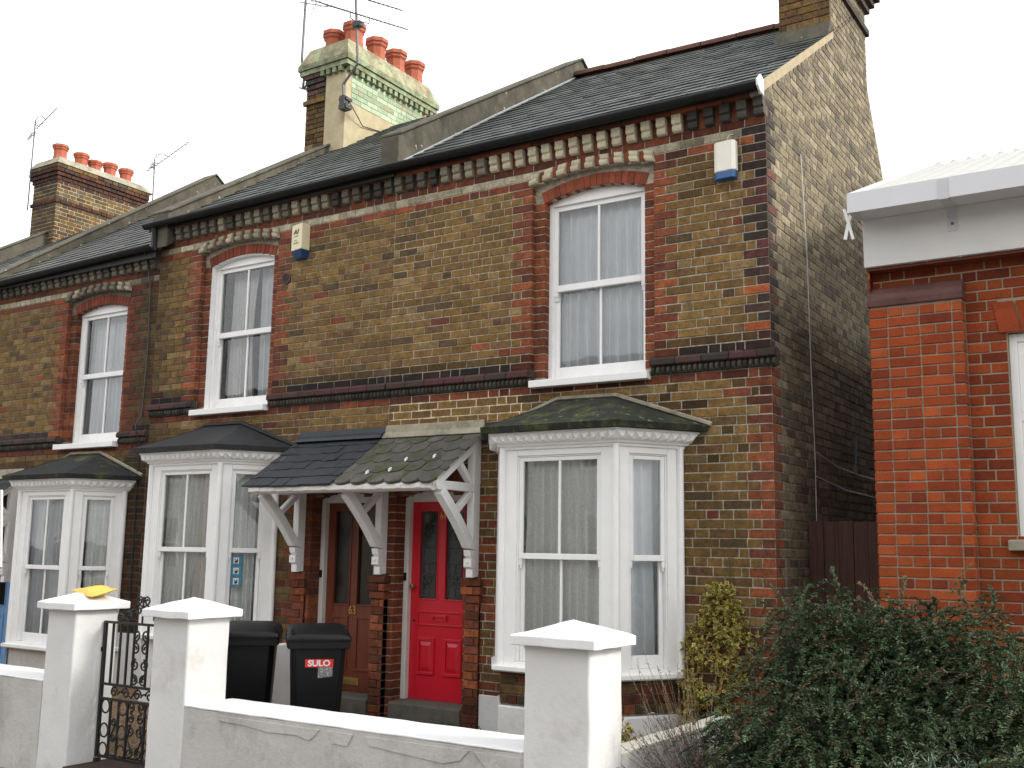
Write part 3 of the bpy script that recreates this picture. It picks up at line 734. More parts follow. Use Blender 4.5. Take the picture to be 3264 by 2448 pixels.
# --- 64
def dent64(x):
    if x > -.75: return .95
    if x > -2.75: return .0
    if x > -3.3: return .6
    return .9
def redz64(x, z):
    if z < 2.1 and -2.73 < x < -2.3: return .55
    if z < 2.1 and x < -2.7: return .9
    if z < 1.0: return .35
    return .02
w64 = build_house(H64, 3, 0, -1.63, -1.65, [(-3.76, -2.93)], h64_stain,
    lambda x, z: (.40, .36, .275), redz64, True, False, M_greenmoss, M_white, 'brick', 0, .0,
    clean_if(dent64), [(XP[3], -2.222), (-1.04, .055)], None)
# pale re-pointed brickwork patch over the porch
P = frameP((0, 0), (1, 0)); w64.quad(P(-3.86, 2.78, -.0035), P(-2.33, 2.78, -.0035), P(-2.33, 3.07, -.0035), P(-3.86, 3.07, -.0035), col=(.66, .56, .40))
# gable wall flush with the chimney stack
G = frameP((0, 0), (0, 1))
def gprof(z):
    a = 0.0
    if z > 5.33: a = max(0, (z-5.40)/.66-.03)
    if z > 6.75: a = 2.0
    b = 6.5
    if z > 6.74: b = 3.36
    elif z > 5.8: b = 3.34+(6.74-z)*.66
    elif z > 4.3: b = 3.96+(5.8-z)*.75
    return a, b
GPAL = [((.235, .19, .12), 5), ((.20, .16, .10), 5), ((.15, .12, .08), 3), ((.28, .23, .155), 2), ((.115, .095, .066), 2)]
for i in range(-3, 116):
    z0 = i*H; a, b = gprof(z0+H)
    iv = [(a, b)]
    if z0 < 5.3:
        wd = .105 if i % 2 else .215; iv = [(wd, b)]
        pal = DARK+[((.14, .05, .035), 3)] if z0 > 3 else REDS
        brick(w64, G, .006, wd-.005, z0+.005, z0+H-.005, mul(pick(pal), 1.0), .001)
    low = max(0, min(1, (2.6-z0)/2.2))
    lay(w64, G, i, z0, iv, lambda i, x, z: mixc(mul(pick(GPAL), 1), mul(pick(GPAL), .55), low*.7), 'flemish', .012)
prof = [(.03, -.4), (6.5, -.4), (6.5, 2.0), (5.08, 4.3), (3.96, 5.8), (3.35, 6.74), (3.35, 8.7), (2.001, 8.7), (2.001, 6.72), (.03, 5.42)]
w64.add([(-.0055, y, z) for y, z in prof]+[(-.22, y, z) for y, z in prof], [tuple(range(10)), tuple(range(19, 9, -1))]+[(i, 10+i, 10+(i+1) % 10, (i+1) % 10) for i in range(10)], (.30, .26, .18))
w64.box(-.22, .05, -.05, .05, 3.15, 3.216, (.05, .035, .03))
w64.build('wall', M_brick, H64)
vm = MB(); vm.prism([(-.16, 5.285), (2.02, 6.722), (2.02, 6.79), (-.16, 5.385)], .0005, .016, 'x'); vm.build('verge_mortar', mat_plain('cream_verge_mortar', (.38, .31, .20), .9, .2, 9, .3, .2), H64)
r64 = MB(); slates(r64, (-3.83, -.17, 5.385), (.012, -.17, 5.35), (-3.83, 3.6, 7.85), (.012, 3.15, 7.53), 22,
    mossfn=lambda c, s, t: mixc(c, (.06, .068, .04), .45*max(0, min(1, t*1.6-.5))*random.random()))
_bk = [((-3.83, 3.6, 7.83), (-.02, 3.15, 7.50)), ((-3.83, 4.6, 7.3), (-.02, 3.34, 6.70)), ((-3.83, 5.6, 6.4), (-.02, 3.95, 5.76)), ((-3.83, 6.7, 5.2), (-.02, 5.06, 4.26))]
for (a, b), (c, d) in zip(_bk[:-1], _bk[1:]): r64.quad(a, b, d, c, col=(.05, .05, .05))
r64.build('roof', M_slate, H64)
rd = MB(); ridge(rd, (-3.83, 3.6, 7.90), (-.5, 3.22, 7.62)); rd.build('ridge_tiles', mat_plain('red_brown_ridge_tile', (.115, .055, .04), .85, .3, 6, .3, .2), H64, smooth=True)
gt = MB(); gutter(gt, -3.83, .0, -.165, 5.405, .03); fl_ = MB(); fl_.tube([(-3.822, -.18, 5.385), (-3.822, 1.7, 6.64), (-3.822, 3.55, 7.84)], .013, 5); fl_.build('lead_flashing', mat_plain('pale_lead', (.34, .36, .37), .5, .15, 9, .0, .5), H64)
g64 = gt.build('gutter', M_black, H64, smooth=True)
cp = MB(); cp.prism([(-.225, 5.385), (-.215, 5.34), (-.165, 5.305), (-.09, 5.30), (-.09, 5.43), (-.15, 5.455)], .002, .02, 'x'); cp.build('end_cap', M_white, g64)
# chimney of 64 rising from the gable
c64 = MB(); Fc = frameP((0, 2.0), (1, 0))
for i in range(86, 116):
    z0 = i*H; lay(c64, Fc, i, z0, [(-.53, -.001)], lambda i, x, z: mul(pick(STOCK), .75), 'flemish', d=.012)
c64.box(-.53, -.221, 2.001, 3.35, 6.3, 8.7, (.2, .17, .12))
ch64 = c64.build('chimney', M_brick, H64)
b2 = MB()
for z0, z1, o in ((7.33, 7.40, .035), (7.60, 7.675, .045), (7.68, 7.755, .09), (7.76, 8.3, .14)):
    b2.box(-.53-o, o, 2.0-o, 3.36+o, z0, z1, mul((.06, .042, .035), random.uniform(.8, 1.2)))
b2.build('corbel', M_brick, ch64)
ap = MB(); ap.prism([(1.99, 6.62), (1.87, 6.675), (1.97, 6.86), (1.985, 6.90), (1.99, 6.9)], -.56, .0, 'x'); ap.build('apron', M_parapet, ch64)
for i, (px, py) in enumerate(((-.28, 2.35), (-.28, 2.95))): pot(ch64, px, py, 8.3, 8.75)

# --- 63
def dent63(x):
    return .97 if x > -4.5 else (.92 if random.random() < .65 else .6)
def redz63(x, z):
    if z < 2.1 and x > -5.1: return .85
    if z < 2.2 and x > -5.6: return .3
    return .02
w63 = build_house(H63, 2, 0, -6.149, -6.22, [(-4.86, -4.02)], h63_stain,
    lambda x, z: (.30, .27, .205) if x > -7.05 and z > 2.2 else (.12, .11, .085), redz63, False, True, M_felt, M_white, 'white', 0, .5,
    clean_if(dent63), [(XP[2]+.0, -6.745), (-5.55, XP[3])])
w63.build('wall', M_brick, H63)
r63 = MB(); slates(r63, (-7.28, -.17, 5.345), (-4.05, -.17, 5.385), (-7.28, 3.7, 7.92), (-4.05, 3.77, 7.985), 22,
    mossfn=lambda c, s, t: mixc(c, (.075, .078, .055), .5*random.random()*t))
r63.quad((-7.28, 3.7, 7.9), (-4.05, 3.77, 7.96), (-4.05, 6.7, 5.2), (-7.28, 6.7, 5.2), col=(.05, .05, .05)); r63.build('roof', M_slate, H63)
gt = MB(); gutter(gt, -7.62, -3.831, -.165, 5.375, -.03); g63 = gt.build('gutter', M_black, H63, smooth=True)
sp = MB(); sp.tube([(-7.47, -.15, 5.33), (-7.47, -.13, 5.20), (-7.47, -.12, 5.06)], .035, 10); sp.build('downpipe', M_black, g63, smooth=True)
pp = MB(); parapet(pp, -4.06, -3.83, [(-.06, 5.775), (3.72, 8.16), (4.35, 7.78)], .42); pp.build('parapet', M_parapet, H63, bevel=.012)
# shared stack on the party wall with 62
c63 = MB(); yF = 2.55; Fc = frameP((0, yF), (1, 0)); Fr = frameP((-7.0, 0), (0, 1))
for i in range(88, 112):
    z0 = i*H; iv = [(-7.77, -7.385)]
    o = .0
    if i == 106: o = .035
    lay(c63, Fc, i, z0, [(-7.77-o, -7.385)], lambda i, x, z: mul(pick(STOCK), random.uniform(.45, .85)) if i < 108 else mul(pick(DARK), 1.4), 'flemish', d=o+(.02*(i-108) if i > 108 else 0))
c63.box(-7.77, -7.012, yF+.015, 4.49, 6.3, 8.42, (.15, .13, .1))
ch63 = c63.build('chimney', M_gable, H63)
rn = MB(); rn.box(-7.384, -6.995, yF-.012, 4.50, 6.4, 8.345); rn.build('render_coat', M_coat, ch63, bevel=.01)
gb = MB()
for i in range(105, 111):
    lay(gb, Fr, i, i*H+.012, [(yF+.10+.01*random.random(), 4.32+random.uniform(-.1, .1))], lambda i, x, z: mul((.38, .48, .32), random.uniform(.75, 1.25)) if random.random() < .85 else (.34, .33, .22), 'stretcher', d=.012)
gb.build('green_brick_panel', M_green, ch63)
co = MB(); gcol = (.30, .34, .20)
nd_ = 0
for y in np.arange(yF-.01, 4.48, .125): co.box(-6.994, -6.93, y, y+.07, 8.31, 8.385, mul((.30, .34, .20), random.uniform(.6, 1.15)))
for x in np.arange(-7.44, -7.02, .115): co.box(x, x+.065, yF-.075, yF-.0125, 8.31, 8.385, mul((.24, .27, .16), random.uniform(.7, 1.1)))
co.box(-7.84, -6.92, yF-.08, 4.575, 8.386, 8.455, gcol); co.box(-7.86, -6.895, yF-.105, 4.60, 8.458, 8.53, mul(gcol, .8))
co.add([(-7.86, yF-.105, 8.532), (-6.895, yF-.105, 8.532), (-6.895, 4.6, 8.532), (-7.86, 4.6, 8.532), (-7.72, yF+.0, 8.80), (-6.99, yF-.01, 8.80), (-6.99, 4.44, 8.80), (-7.72, 4.44, 8.80)],
       [(0, 1, 5, 4), (1, 2, 6, 5), (2, 3, 7, 6), (3, 0, 4, 7), (4, 5, 6, 7)], (.33, .30, .19))
M_cap = mat_attr('green_stained_cement', rough=.95, mott=.45, fine=24, coarse=5, bump=.7, speck=(5.5, .54, (.36, .44, .26), .55), soot=(3.5, .50, (.13, .11, .065), .85))
co.build('cornice', M_cap, ch63)
for (x, y, z1) in ((-7.55, 2.85, 9.16), (-7.17, 2.86, 9.19), (-7.2, 3.40, 9.19), (-7.2, 3.86, 9.19), (-7.2, 4.31, 9.19)): pot(ch63, x, y, 8.72, z1, .172)
# --- 62
pp = MB(); parapet(pp, -7.56, -7.27, [(-.12, 5.505), (2.6, 7.28), (3.75, 8.02), (4.4, 7.6)], .42); pp.build('parapet', M_parapet, H62, bevel=.012)
dz = -.29; BK[:] = [.505, .825]
w62 = build_house(H62, 1, dz, -8.645, -8.64, [(-10.78, -9.95)], h62_stain,
    lambda x, z: (.20, .18, .13) if x < -8.0 and z > 3 else (.10, .09, .07), lambda x, z: .3 if x > -8.0 else .02, False, False, M_ftmoss, M_white, 'grey', -.235, .75,
    clean_if(lambda x: .85), [(XP[1], -9.24), (-8.04, XP[2]+.0)])
w62.build('wall', M_brick, H62)
r62 = MB(); slates(r62, (-11.22, -.17, 5.015), (-7.55, -.17, 5.09), (-11.22, 3.85, 7.68), (-7.55, 3.8, 7.72), 22, base=(.058, .060, .056),
    mossfn=lambda c, s, t: mixc(c, (.16, .145, .07), .75*random.random()*max(0, 1-s*5)*max(0, 1-t*1.5)))
r62.quad((-11.22, 3.85, 7.66), (-7.55, 3.8, 7.7), (-7.55, 6.7, 5.0), (-11.22, 6.7, 5.0), col=(.05, .05, .05)); r62.build('roof', M_slate, H62)
gt = MB(); gutter(gt, -11.3, -7.46, -.165, 5.045, -.07); gt.build('gutter', M_black, H62, smooth=True)
BK[:] = [.54, .88]
# --- 61
pp = MB(); parapet(pp, -11.47, -11.2, [(-.12, 5.12), (3.9, 7.96), (4.5, 7.55)], .42); pp.build('parapet', M_parapet, H61, bevel=.012)
pp = MB(); parapet(pp, -15.38, -15.1, [(-.1, 5.2), (4.0, 7.82), (4.7, 7.4)], .42); pp.build('parapet', M_parapet, H61, bevel=.012)
r61 = MB(); slates(r61, (-15.1, -.17, 4.85), (-11.47, -.17, 4.95), (-15.1, 3.85, 7.5), (-11.47, 3.85, 7.55), 22, base=(.058, .06, .056))
r61.quad((-15.1, 3.85, 7.45), (-11.47, 3.85, 7.5), (-11.47, 6.7, 5.0), (-15.1, 6.7, 5.0), col=(.05, .05, .05)); r61.build('roof', M_slate, H61)
w61 = MB(); w61.box(-15.1, -11.33, .0, .24, -.35, 4.9, (.12, .085, .04)); w61.build('wall', M_brick, H61)
c60 = MB(); F0, F1 = frameP((0, 3.30), (1, 0)), frameP((-14.90, 0), (0, 1))
for i in range(88, 116):
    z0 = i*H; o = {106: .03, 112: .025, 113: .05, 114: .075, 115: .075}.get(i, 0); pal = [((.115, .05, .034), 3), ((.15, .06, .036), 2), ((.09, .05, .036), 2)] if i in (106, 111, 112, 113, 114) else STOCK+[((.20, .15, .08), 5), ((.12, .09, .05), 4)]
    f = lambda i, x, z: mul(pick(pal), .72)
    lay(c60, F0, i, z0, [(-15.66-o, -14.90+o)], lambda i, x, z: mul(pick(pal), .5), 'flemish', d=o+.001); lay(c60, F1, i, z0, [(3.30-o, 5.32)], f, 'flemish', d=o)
c60.box(-15.654, -14.906, 3.306, 5.316, 6.2, 8.7, (.50, .45, .34))
ch60 = c60.build('chimney', M_gable, H61)
fl = MB(); fl.add([(-15.74, 3.22, 8.70), (-14.82, 3.22, 8.70), (-14.82, 5.40, 8.70), (-15.74, 5.40, 8.70), (-15.64, 3.3, 8.84), (-14.9, 3.3, 8.84), (-14.9, 5.2, 8.84), (-15.64, 5.2, 8.84)], [(0, 1, 5, 4), (1, 2, 6, 5), (2, 3, 7, 6), (3, 0, 4, 7), (4, 5, 6, 7)]); fl.build('flaunching', M_cement, ch60)
for (x, y, z1) in ((-15.2, 3.5, 9.18), (-15.3, 4.02, 9.2), (-15.33, 4.35, 9.16), (-15.33, 4.7, 9.22), (-15.33, 5.08, 9.22)): pot(ch60, x, y, 8.80, z1, .15)

# --- doors
def door(Hs, a, b, dz, col, kind):
    Z = lambda z: z+dz; c = (a+b)/2; fr = MB(); y0 = .15
    fr.box(a, a+.055, y0, y0+.09, Z(.15), Z(2.07)); fr.box(b-.055, b, y0, y0+.09, Z(.15), Z(2.07))
    n = 10; hw = (b-a)/2; arc = [(a+2*hw*k/n, arcz(a+2*hw*k/n, c, hw, Z(2.09), .075)+.006) for k in range(n+1)]
    fr.prism([(a, Z(2.055)), (b, Z(2.055))]+arc[::-1], y0+.002, y0+.09, 'y')
    fo = fr.build('door_frame', M_oldwhite, Hs, bevel=.006)
    d = MB(); yl = .205; L, R = a+.0555, b-.0555
    gx0, gx1 = L+.102, R-.102; m = .052
    gz0, gz1 = (1.135, 1.965) if kind == 'red' else (1.045, 1.975)
    # leaf: stiles, rails, muntin as boards round the glazing
    d.box(L, gx0, yl, yl+.045, Z(.20), Z(2.054)); d.box(gx1, R, yl, yl+.045, Z(.20), Z(2.054))
    d.box(gx0, gx1, yl, yl+.045, Z(gz1), Z(2.054)); d.box(gx0, gx1, yl, yl+.045, Z(.20), Z(gz0)); d.box(c-m, c+m, yl, yl+.045, Z(gz0), Z(gz1))
    def mould(x0, x1, z0, z1, w, p):
        for (p0, p1, q0, q1) in ((x0, x1, z0, z0+w), (x0, x1, z1-w, z1), (x0, x0+w, z0+w, z1-w), (x1-w, x1, z0+w, z1-w)): d.box(p0, p1, yl-p, yl+.001, Z(q0), Z(q1))
    if kind == 'red':
        for x0, x1 in ((L+.10, c-.055), (c+.055, R-.10)):
            mould(x0, x1, .43, .77, .028, .016)
            d.add([(x0+.028, yl-.001, Z(.458)), (x1-.028, yl-.001, Z(.458)), (x1-.028, yl-.001, Z(.742)), (x0+.028, yl-.001, Z(.742)), (x0+.06, yl-.016, Z(.50)), (x1-.06, yl-.016, Z(.50)), (x1-.06, yl-.016, Z(.70)), (x0+.06, yl-.016, Z(.70))], [(0, 1, 5, 4), (1, 2, 6, 5), (2, 3, 7, 6), (3, 0, 4, 7), (4, 5, 6, 7)])
        mould(L+.09, R-.09, .885, 1.02, .014, .012)
        mould(gx0-.012, c-m+.012, gz0-.012, gz1+.012, .012, .008); mould(c+m-.012, gx1+.012, gz0-.012, gz1+.012, .012, .008)
    else:
        for x0, x1 in ((L+.09, c-.05), (c+.05, R-.09)): mould(x0, x1, .40, .93, .025, .012)
        mould(gx0-.012, c-m+.012, gz0-.012, gz1+.012, .014, .010); mould(c+m-.012, gx1+.012, gz0-.012, gz1+.012, .014, .010)
    do = d.build('door', col, Hs, bevel=.003)
    gl = MB()
    for x0, x1 in ((gx0, c-m), (c+m, gx1)): gl.quad((x0, yl+.02, Z(gz0)), (x1, yl+.02, Z(gz0)), (x1, yl+.02, Z(gz1)), (x0, yl+.02, Z(gz1)))
    gl.build('glazing', M_lead if kind == 'red' else M_darkglass, do)
    if kind == 'red':
        le = MB(); r = .0034
        for x0, x1 in ((gx0, c-m), (c+m, gx1)):
            yy = yl+.016; ln = lambda *p: le.tube([(q[0], yy, Z(q[1])) for q in p], r, 4)
            xi0, xi1 = x0+.028, x1-.028; xm = (x0+x1)/2
            ln((xi0, gz0+.012), (xi0, gz1-.012)); ln((xi1, gz0+.012), (xi1, gz1-.012)); ln((x0+.012, gz0+.012), (x0+.012, gz1-.01)); ln((x1-.012, gz0+.012), (x1-.012, gz1-.01))
            for zz in (gz0+.022, gz0+.10, gz0+.245, gz0+.33, gz0+.48, gz0+.56, gz0+.715, gz1-.022): ln((xi0 if .03 < zz-gz0 < .8 else x0+.01, zz), (xi1 if .03 < zz-gz0 < .8 else x1-.01, zz))
            ln((xm, gz0+.022), (xm, gz0+.10)); ln((xm, gz0+.245), (xm, gz0+.33))
            for zc in (gz0+.172, gz0+.637):
                le.tube([(xm+.018*math.cos(t*math.pi/6), yy, Z(zc+.018*math.sin(t*math.pi/6))) for t in range(13)], r, 4)
                for sx in (-1, 1):
                    for sz in (-1, 1):
                        ln((xm+sx*.013, zc+sz*.013), (xm+sx*.05, zc+sz*.04), (xm+sx*(xi1-xm), zc+sz*.07)); ln((xm+sx*.002, zc+sz*.02), (xm+sx*.022, zc+sz*.045), (xm, zc+sz*.068)); ln((xm+sx*.02, zc+sz*.003), (xm+sx*.045, zc+sz*.018), (xi1 if sx > 0 else xi0, zc))
        le.build('leading', M_came, do)
        kb = MB(); kb.lathe([(.006, 0), (.009, .02), (.022, .028), (.026, .04), (.02, .055), (.0, .058)], (0, 0, 0), 14)
        ko = kb.build('handle', M_brass, do, smooth=True); ko.location = (L+.045, yl, Z(1.25)); ko.rotation_euler = (rad(90), 0, 0)
        kh = MB(); kh.lathe([(.012, 0), (.012, .006), (.0, .007)], (0, 0, 0), 10); kh = kh.build('keyhole', M_ink, do); kh.location = (L+.05, yl-.001, Z(.925)); kh.rotation_euler = (rad(90), 0, 0)
        lb = MB(); lb.box(c-.085, c+.085, yl-.008, yl, Z(.92), Z(.985)); lb.box(c-.07, c+.07, yl-.012, yl-.008, Z(.93), Z(.955)); lb.box(c-.085, c-.065, yl-.028, yl-.008, Z(.945), Z(.985)); lb.box(c+.065, c+.085, yl-.028, yl-.008, Z(.945), Z(.985)); lb.box(c-.065, c+.065, yl-.028, yl-.012, Z(.967), Z(.981)); lb.build('letter_plate', M_reddoor, do, bevel=.003)
        text('64', .095, 'house_number', M_brass, do, faceM((c+.01, yl-.004, Z(1.915))), .003, .75)
    elif kind == 'brown':
        lb = MB(); lb.box(c-.115, c+.115, yl-.006, yl, Z(.265), Z(.335)); lb.box(c-.085, c+.085, yl-.010, yl-.006, Z(.282), Z(.318)); lb.build('letter_plate', M_brass, do, bevel=.003)
        text('63', .115, 'house_number', M_brass, do, faceM((c+.005, yl-.004, Z(.985))), .004, .85)
    else:
        kb = MB(); kb.box(R-.07, R-.04, yl-.02, yl, Z(1.30), Z(1.42)); kb.build('handle', M_ink, do)
    bl = MB(); bl.box(a+.012, a+.04, y0-.012, y0, Z(1.30), Z(1.375)); bb = bl.build('doorbell', M_black, fo)
    st = MB(); st.prism([(-.03, Z(.03)), (.30, Z(.03)), (.30, Z(.20)), (.14, Z(.198)), (-.03, Z(.185))], a-.0, b+.0, 'x'); st.build('door_step', M_stone, Hs, bevel=.015)
    return do
door(H64, -3.76, -2.93, 0, M_reddoor, 'red')
door(H63, -4.86, -4.02, 0, M_brown, 'brown')
door(H62, -10.78, -9.95, -.25, M_blue, 'blue')
# red brick pilasters that carry the porch brackets
def pilaster(Hs, x0, x1, y1, dz, white_base=False):
    mb = MB(); Pp = frameP((0, -y1), (1, 0), dz); Pr = frameP((x1, -y1), (0, 1), dz)
    mb.box(x0+.004, x1-.004, -y1+.006, -.002, -.2+dz, 1.36+dz, (.11, .09, .07))
    for i in range(0, 18):
        z0 = i*H; o = {14: .0, 15: .012, 16: .028, 17: .028}.get(i, 0); iv = [(x0-o, x1+o)] if i % 2 else [(x0-o, (x0+x1)/2+.03), ((x0+x1)/2+.03, x1+o)]
        for a, b in iv: brick(mb, Pp, a+.004, b-.004, z0+.005, z0+H-.005, mul(pick(REDS), random.uniform(.6, 1.25) if z0 > .3 else .5), o+.006, -y1+.0)
    return mb.build('pilaster', M_brick, Hs)
pilaster(H64, -2.905, -2.74, .022, 0); pilaster(H63, -3.975, -3.815, .066, 0); pilaster(H63, -5.055, -4.89, .022, 0)
def plinth(Hs, x0, x1, z1):
    mb = MB(); mb.prism([(-.008, -.2), (-.008, z1-.008), (.0, z1), (.01, z1), (.01, -.2)], x0, x1, 'x'); mb.build('painted_plinth', M_render, Hs)
plinth(H64, -2.735, -2.52, .335); plinth(H63, -7.5, -7.09, .60); plinth(H62, -7.83, -7.515, .60); plinth(H63, -5.345, -5.06, .34)
# small round vent in the wall of 63
v = MB(); v.lathe([(.062, -.004), (.062, .012), (.048, .012), (.046, .0), (.0, .0)], (0, 0, 0), 20)
for k in range(-3, 4):
    hw_ = math.sqrt(max(.046**2-(k*.012)**2, .0001)); v.box(-hw_, hw_, k*.012-.003, k*.012+.003, .002, .008)
vo = v.build('air_vent', mat_plain('rusty_brown_vent', (.07, .045, .035), .7, .3, 20, .2), H63); vo.rotation_euler = (rad(90), 0, 0); vo.location = Vector((-5.383, 0, 4.48))-H63.location

# ---------------------------------------------------------------- net curtains
def curtain(label, x0, y0, x1, y1, z0, z1, mat, amp=.018, wl=.085, seed=0, gather=None):
    rnd = random.Random(seed); mb = MB(); n = int(math.hypot(x1-x0, y1-y0)/.011); m = 14
    d = Vector((x1-x0, y1-y0, 0)); L = d.length; d.normalize(); nn = Vector((d.y, -d.x, 0))
    ph = [0]
    for i in range(n): ph.append(ph[-1]+2*math.pi*.011/(wl*(1+.5*noise.noise(Vector((i*.09, seed, 0))))))
    vs = []
    for j in range(m+1):
        t = j/m
        for i in range(n+1):
            u = i/n
            if gather: u = gather(u, t)
            a = amp*(.6+.8*t)*(1+.5*noise.noise(Vector((i*.05, seed+3, t))))
            off = math.sin(ph[i]+t*.6*noise.noise(Vector((i*.03, seed, 5))))*a
            p = Vector((x0, y0, 0))+d*(u*L)+nn*off; vs.append((p.x, p.y, z1+(z0-z1)*t))
    w = n+1
    mb.add(vs, [(j*w+i, (j+1)*w+i, (j+1)*w+i+1, j*w+i+1) for j in range(m) for i in range(n)])
    return tag(mb.build('net_curtain', mat, None, smooth=True), label, 'curtain', 'net curtains in the windows')
curtain('white net curtain in the upstairs window above the mossy bay roof', -2.12, .27, -1.13, .27, 3.12, 4.76, M_net, .032, .105, 1)
def bay_curtains(cx, dz, lf, lr, m1, m2, s):
    curtain(lf, cx-.46, -.375, cx+.46, -.375, .70+dz, 2.40+dz, m1, .028, .085, s)
    curtain(lr, cx+.50, -.27, cx+.72, .05, .70+dz, 2.40+dz, m2, .034, .10, s+1)
bay_curtains(-1.65, 0, 'lace net curtain behind the wide front panes of the mossy roofed bay', 'net curtain behind the narrow right pane of the mossy roofed bay', M_lace, M_net, 11)
curtain('parted net curtain in the upstairs window with white painted reveals, left half', -6.63, .34, -6.15, .34, 3.12, 4.76, M_lace, .032, .075, 21, lambda u, t: .14+.86*u*(1-.14*math.sin(math.pi*min(1, t*1.1))))
curtain('parted net curtain in the upstairs window with white painted reveals, right half', -6.13, .36, -5.65, .36, 3.12, 4.76, M_net, .032, .075, 25, lambda u, t: .1*t+u*(1-.1*t))
bay_curtains(-6.22, 0, 'lace net curtain behind the front panes of the bay with the plain black roof', 'grey net curtain behind the bay pane with the blue stickers', M_lace, M_lace, 31)
curtain('net curtain in the upstairs window of the house with the blue door', -9.13, .32, -8.14, .32, 3.12-.29, 4.76-.29, M_net, .034, .085, 41)
bay_curtains(-8.64, -.235, 'net curtain behind the front panes of the bay at the left edge', 'net curtain behind the right pane of the bay at the left edge', M_net, M_lace, 51)
# ---------------------------------------------------------------- porch canopies
def canopy(label, xa, xm, xb, dz, brx, left_mat, right_kind, loc):
    T = thing('porch_canopy', label, 'porch', loc, 'porch canopies over the paired doors')
    Z = lambda z: z+dz
    y0, z0, y1, z1 = -.77, 2.172, -.01, 2.685
    S = lambda x, t, h=0: (x, lerp(y0, y1, t)-h*.56, Z(lerp(z0, z1, t)+h*.83))
    # boarding under the slates
    bd = MB(); bd.add([S(xa+.05, .03, -.05), S(xb-.05, .03, -.05), S(xb-.05, 1, -.05), S(xa+.05, 1, -.05), S(xa+.05, .03, -.022), S(xb-.05, .03, -.022), S(xb-.05, 1, -.022), S(xa+.05, 1, -.022)], [(0, 3, 2, 1), (4, 5, 6, 7), (0, 1, 5, 4), (1, 2, 6, 5), (2, 3, 7, 6), (3, 0, 4, 7)])
    bd.build('boarding', M_oldwhite, T)
    def tiles(xs, xe, rows, scal, colf):
        mb = MB(); w = .185; n = int(round((xe-xs)/w)); w = (xe-xs)/n
        for r in range(rows):
            t0 = r/rows; t1 = min(t0+1.35/rows, 1)
            for k in range(-1, n+1):
                a = xs+(k+.5*(r % 2))*w; b = a+w; aa, bb = max(a, xs), min(b, xe)
                if bb-aa < .02: continue
                lift = .011+random.uniform(-.003, .005); tl = random.uniform(-.004, .004); e = .002; dt = random.uniform(-.012, .012)
                c = colf((aa+bb)/2, t0)
                N = 9 if scal else 3; low = []
                for q in range(N):
                    x = lerp(a+e, b-e, q/(N-1)); f = (q/(N-1)-.5)*2
                    rise_ = (.42*(1-math.sqrt(max(0, 1-.96*f*f))) if scal else (.0 if abs(f) < .6 else .05*random.random()))
                    x = min(max(x, aa), bb); low.append((x, t0+dt+(rise_/rows if r > 0 or scal else 0), lift+tl*f))
                vs = [S(*p) for p in low]+[S(bb-e, t1, .003), S(aa+e, t1, .003)]; m = len(vs)
                lo = [S(p[0], p[1], -.006) for p in low]
                mb.add(vs+lo, [tuple(range(m))]+[(m+q, m+q+1, q+1, q) for q in range(N-1)], c)
        return mb
    def mossc(x, t): return mixc(mul((.105, .098, .088), random.uniform(.7, 1.15)), (.07, .075, .04), random.random()*.35)
    def dark(x, t): return mul((.034, .038, .044), random.uniform(.75, 1.35))
    A = tiles(xa, xm, 6, False, dark); A.build('slates', M_slate if left_mat is None else left_mat, T)
    Bm = tiles(xm, xb, 5, True, mossc if right_kind == 'moss' else dark); bo = Bm.build('slates', M_mossyslate, T)
    if right_kind == 'moss':
        for (x, t) in ((-3.58, .18), (-3.34, .22), (-3.28, .42), (-2.98, .46)):
            cl = MB(); p = Vector(S(x, t, .02)); cl.prism([(p.y-.016, p.z-.014), (p.y-.010, p.z+.010), (p.y+.016, p.z+.026), (p.y+.014, p.z+.0)], x-.009, x+.009, 'x'); cl.build('slate_clip', M_labwhite, bo)
    f1 = MB(); f1.prism([(-.095, Z(2.672)), (-.085, Z(2.70)), (-.02, Z(2.735)), (-.012, Z(2.785)), (.02, Z(2.79)), (.02, Z(2.66))], xa+.02, xm, 'x'); f1.build('flashing', M_paintslate if left_mat is not None or dz == 0 else M_felt, T)
    f2 = MB(); f2.prism([(-.075, Z(2.665)), (-.06, Z(2.69)), (-.025, Z(2.725)), (-.012, Z(2.795)), (.02, Z(2.80)), (.02, Z(2.66))], xm+.001, xb-.02, 'x'); f2.build('flashing', M_cement, T, bevel=.008)
    fa = MB(); fa.prism([(-.745, Z(2.165)), (-.745, Z(2.125)), (-.70, Z(2.105)), (-.66, Z(2.105)), (-.66, Z(2.19)), (-.72, Z(2.178))], xa+.08, xb-.07, 'x')
    for k in range(10):
        x = lerp(xa+.2, xb-.2, k/9); fa.box(x-.03, x+.03, -.752, -.7452, Z(2.128), Z(2.160))
    fa.build('fascia', M_oldwhite, T, bevel=.005)
    for xc in brx: bracket(T, xc, dz)
    return T
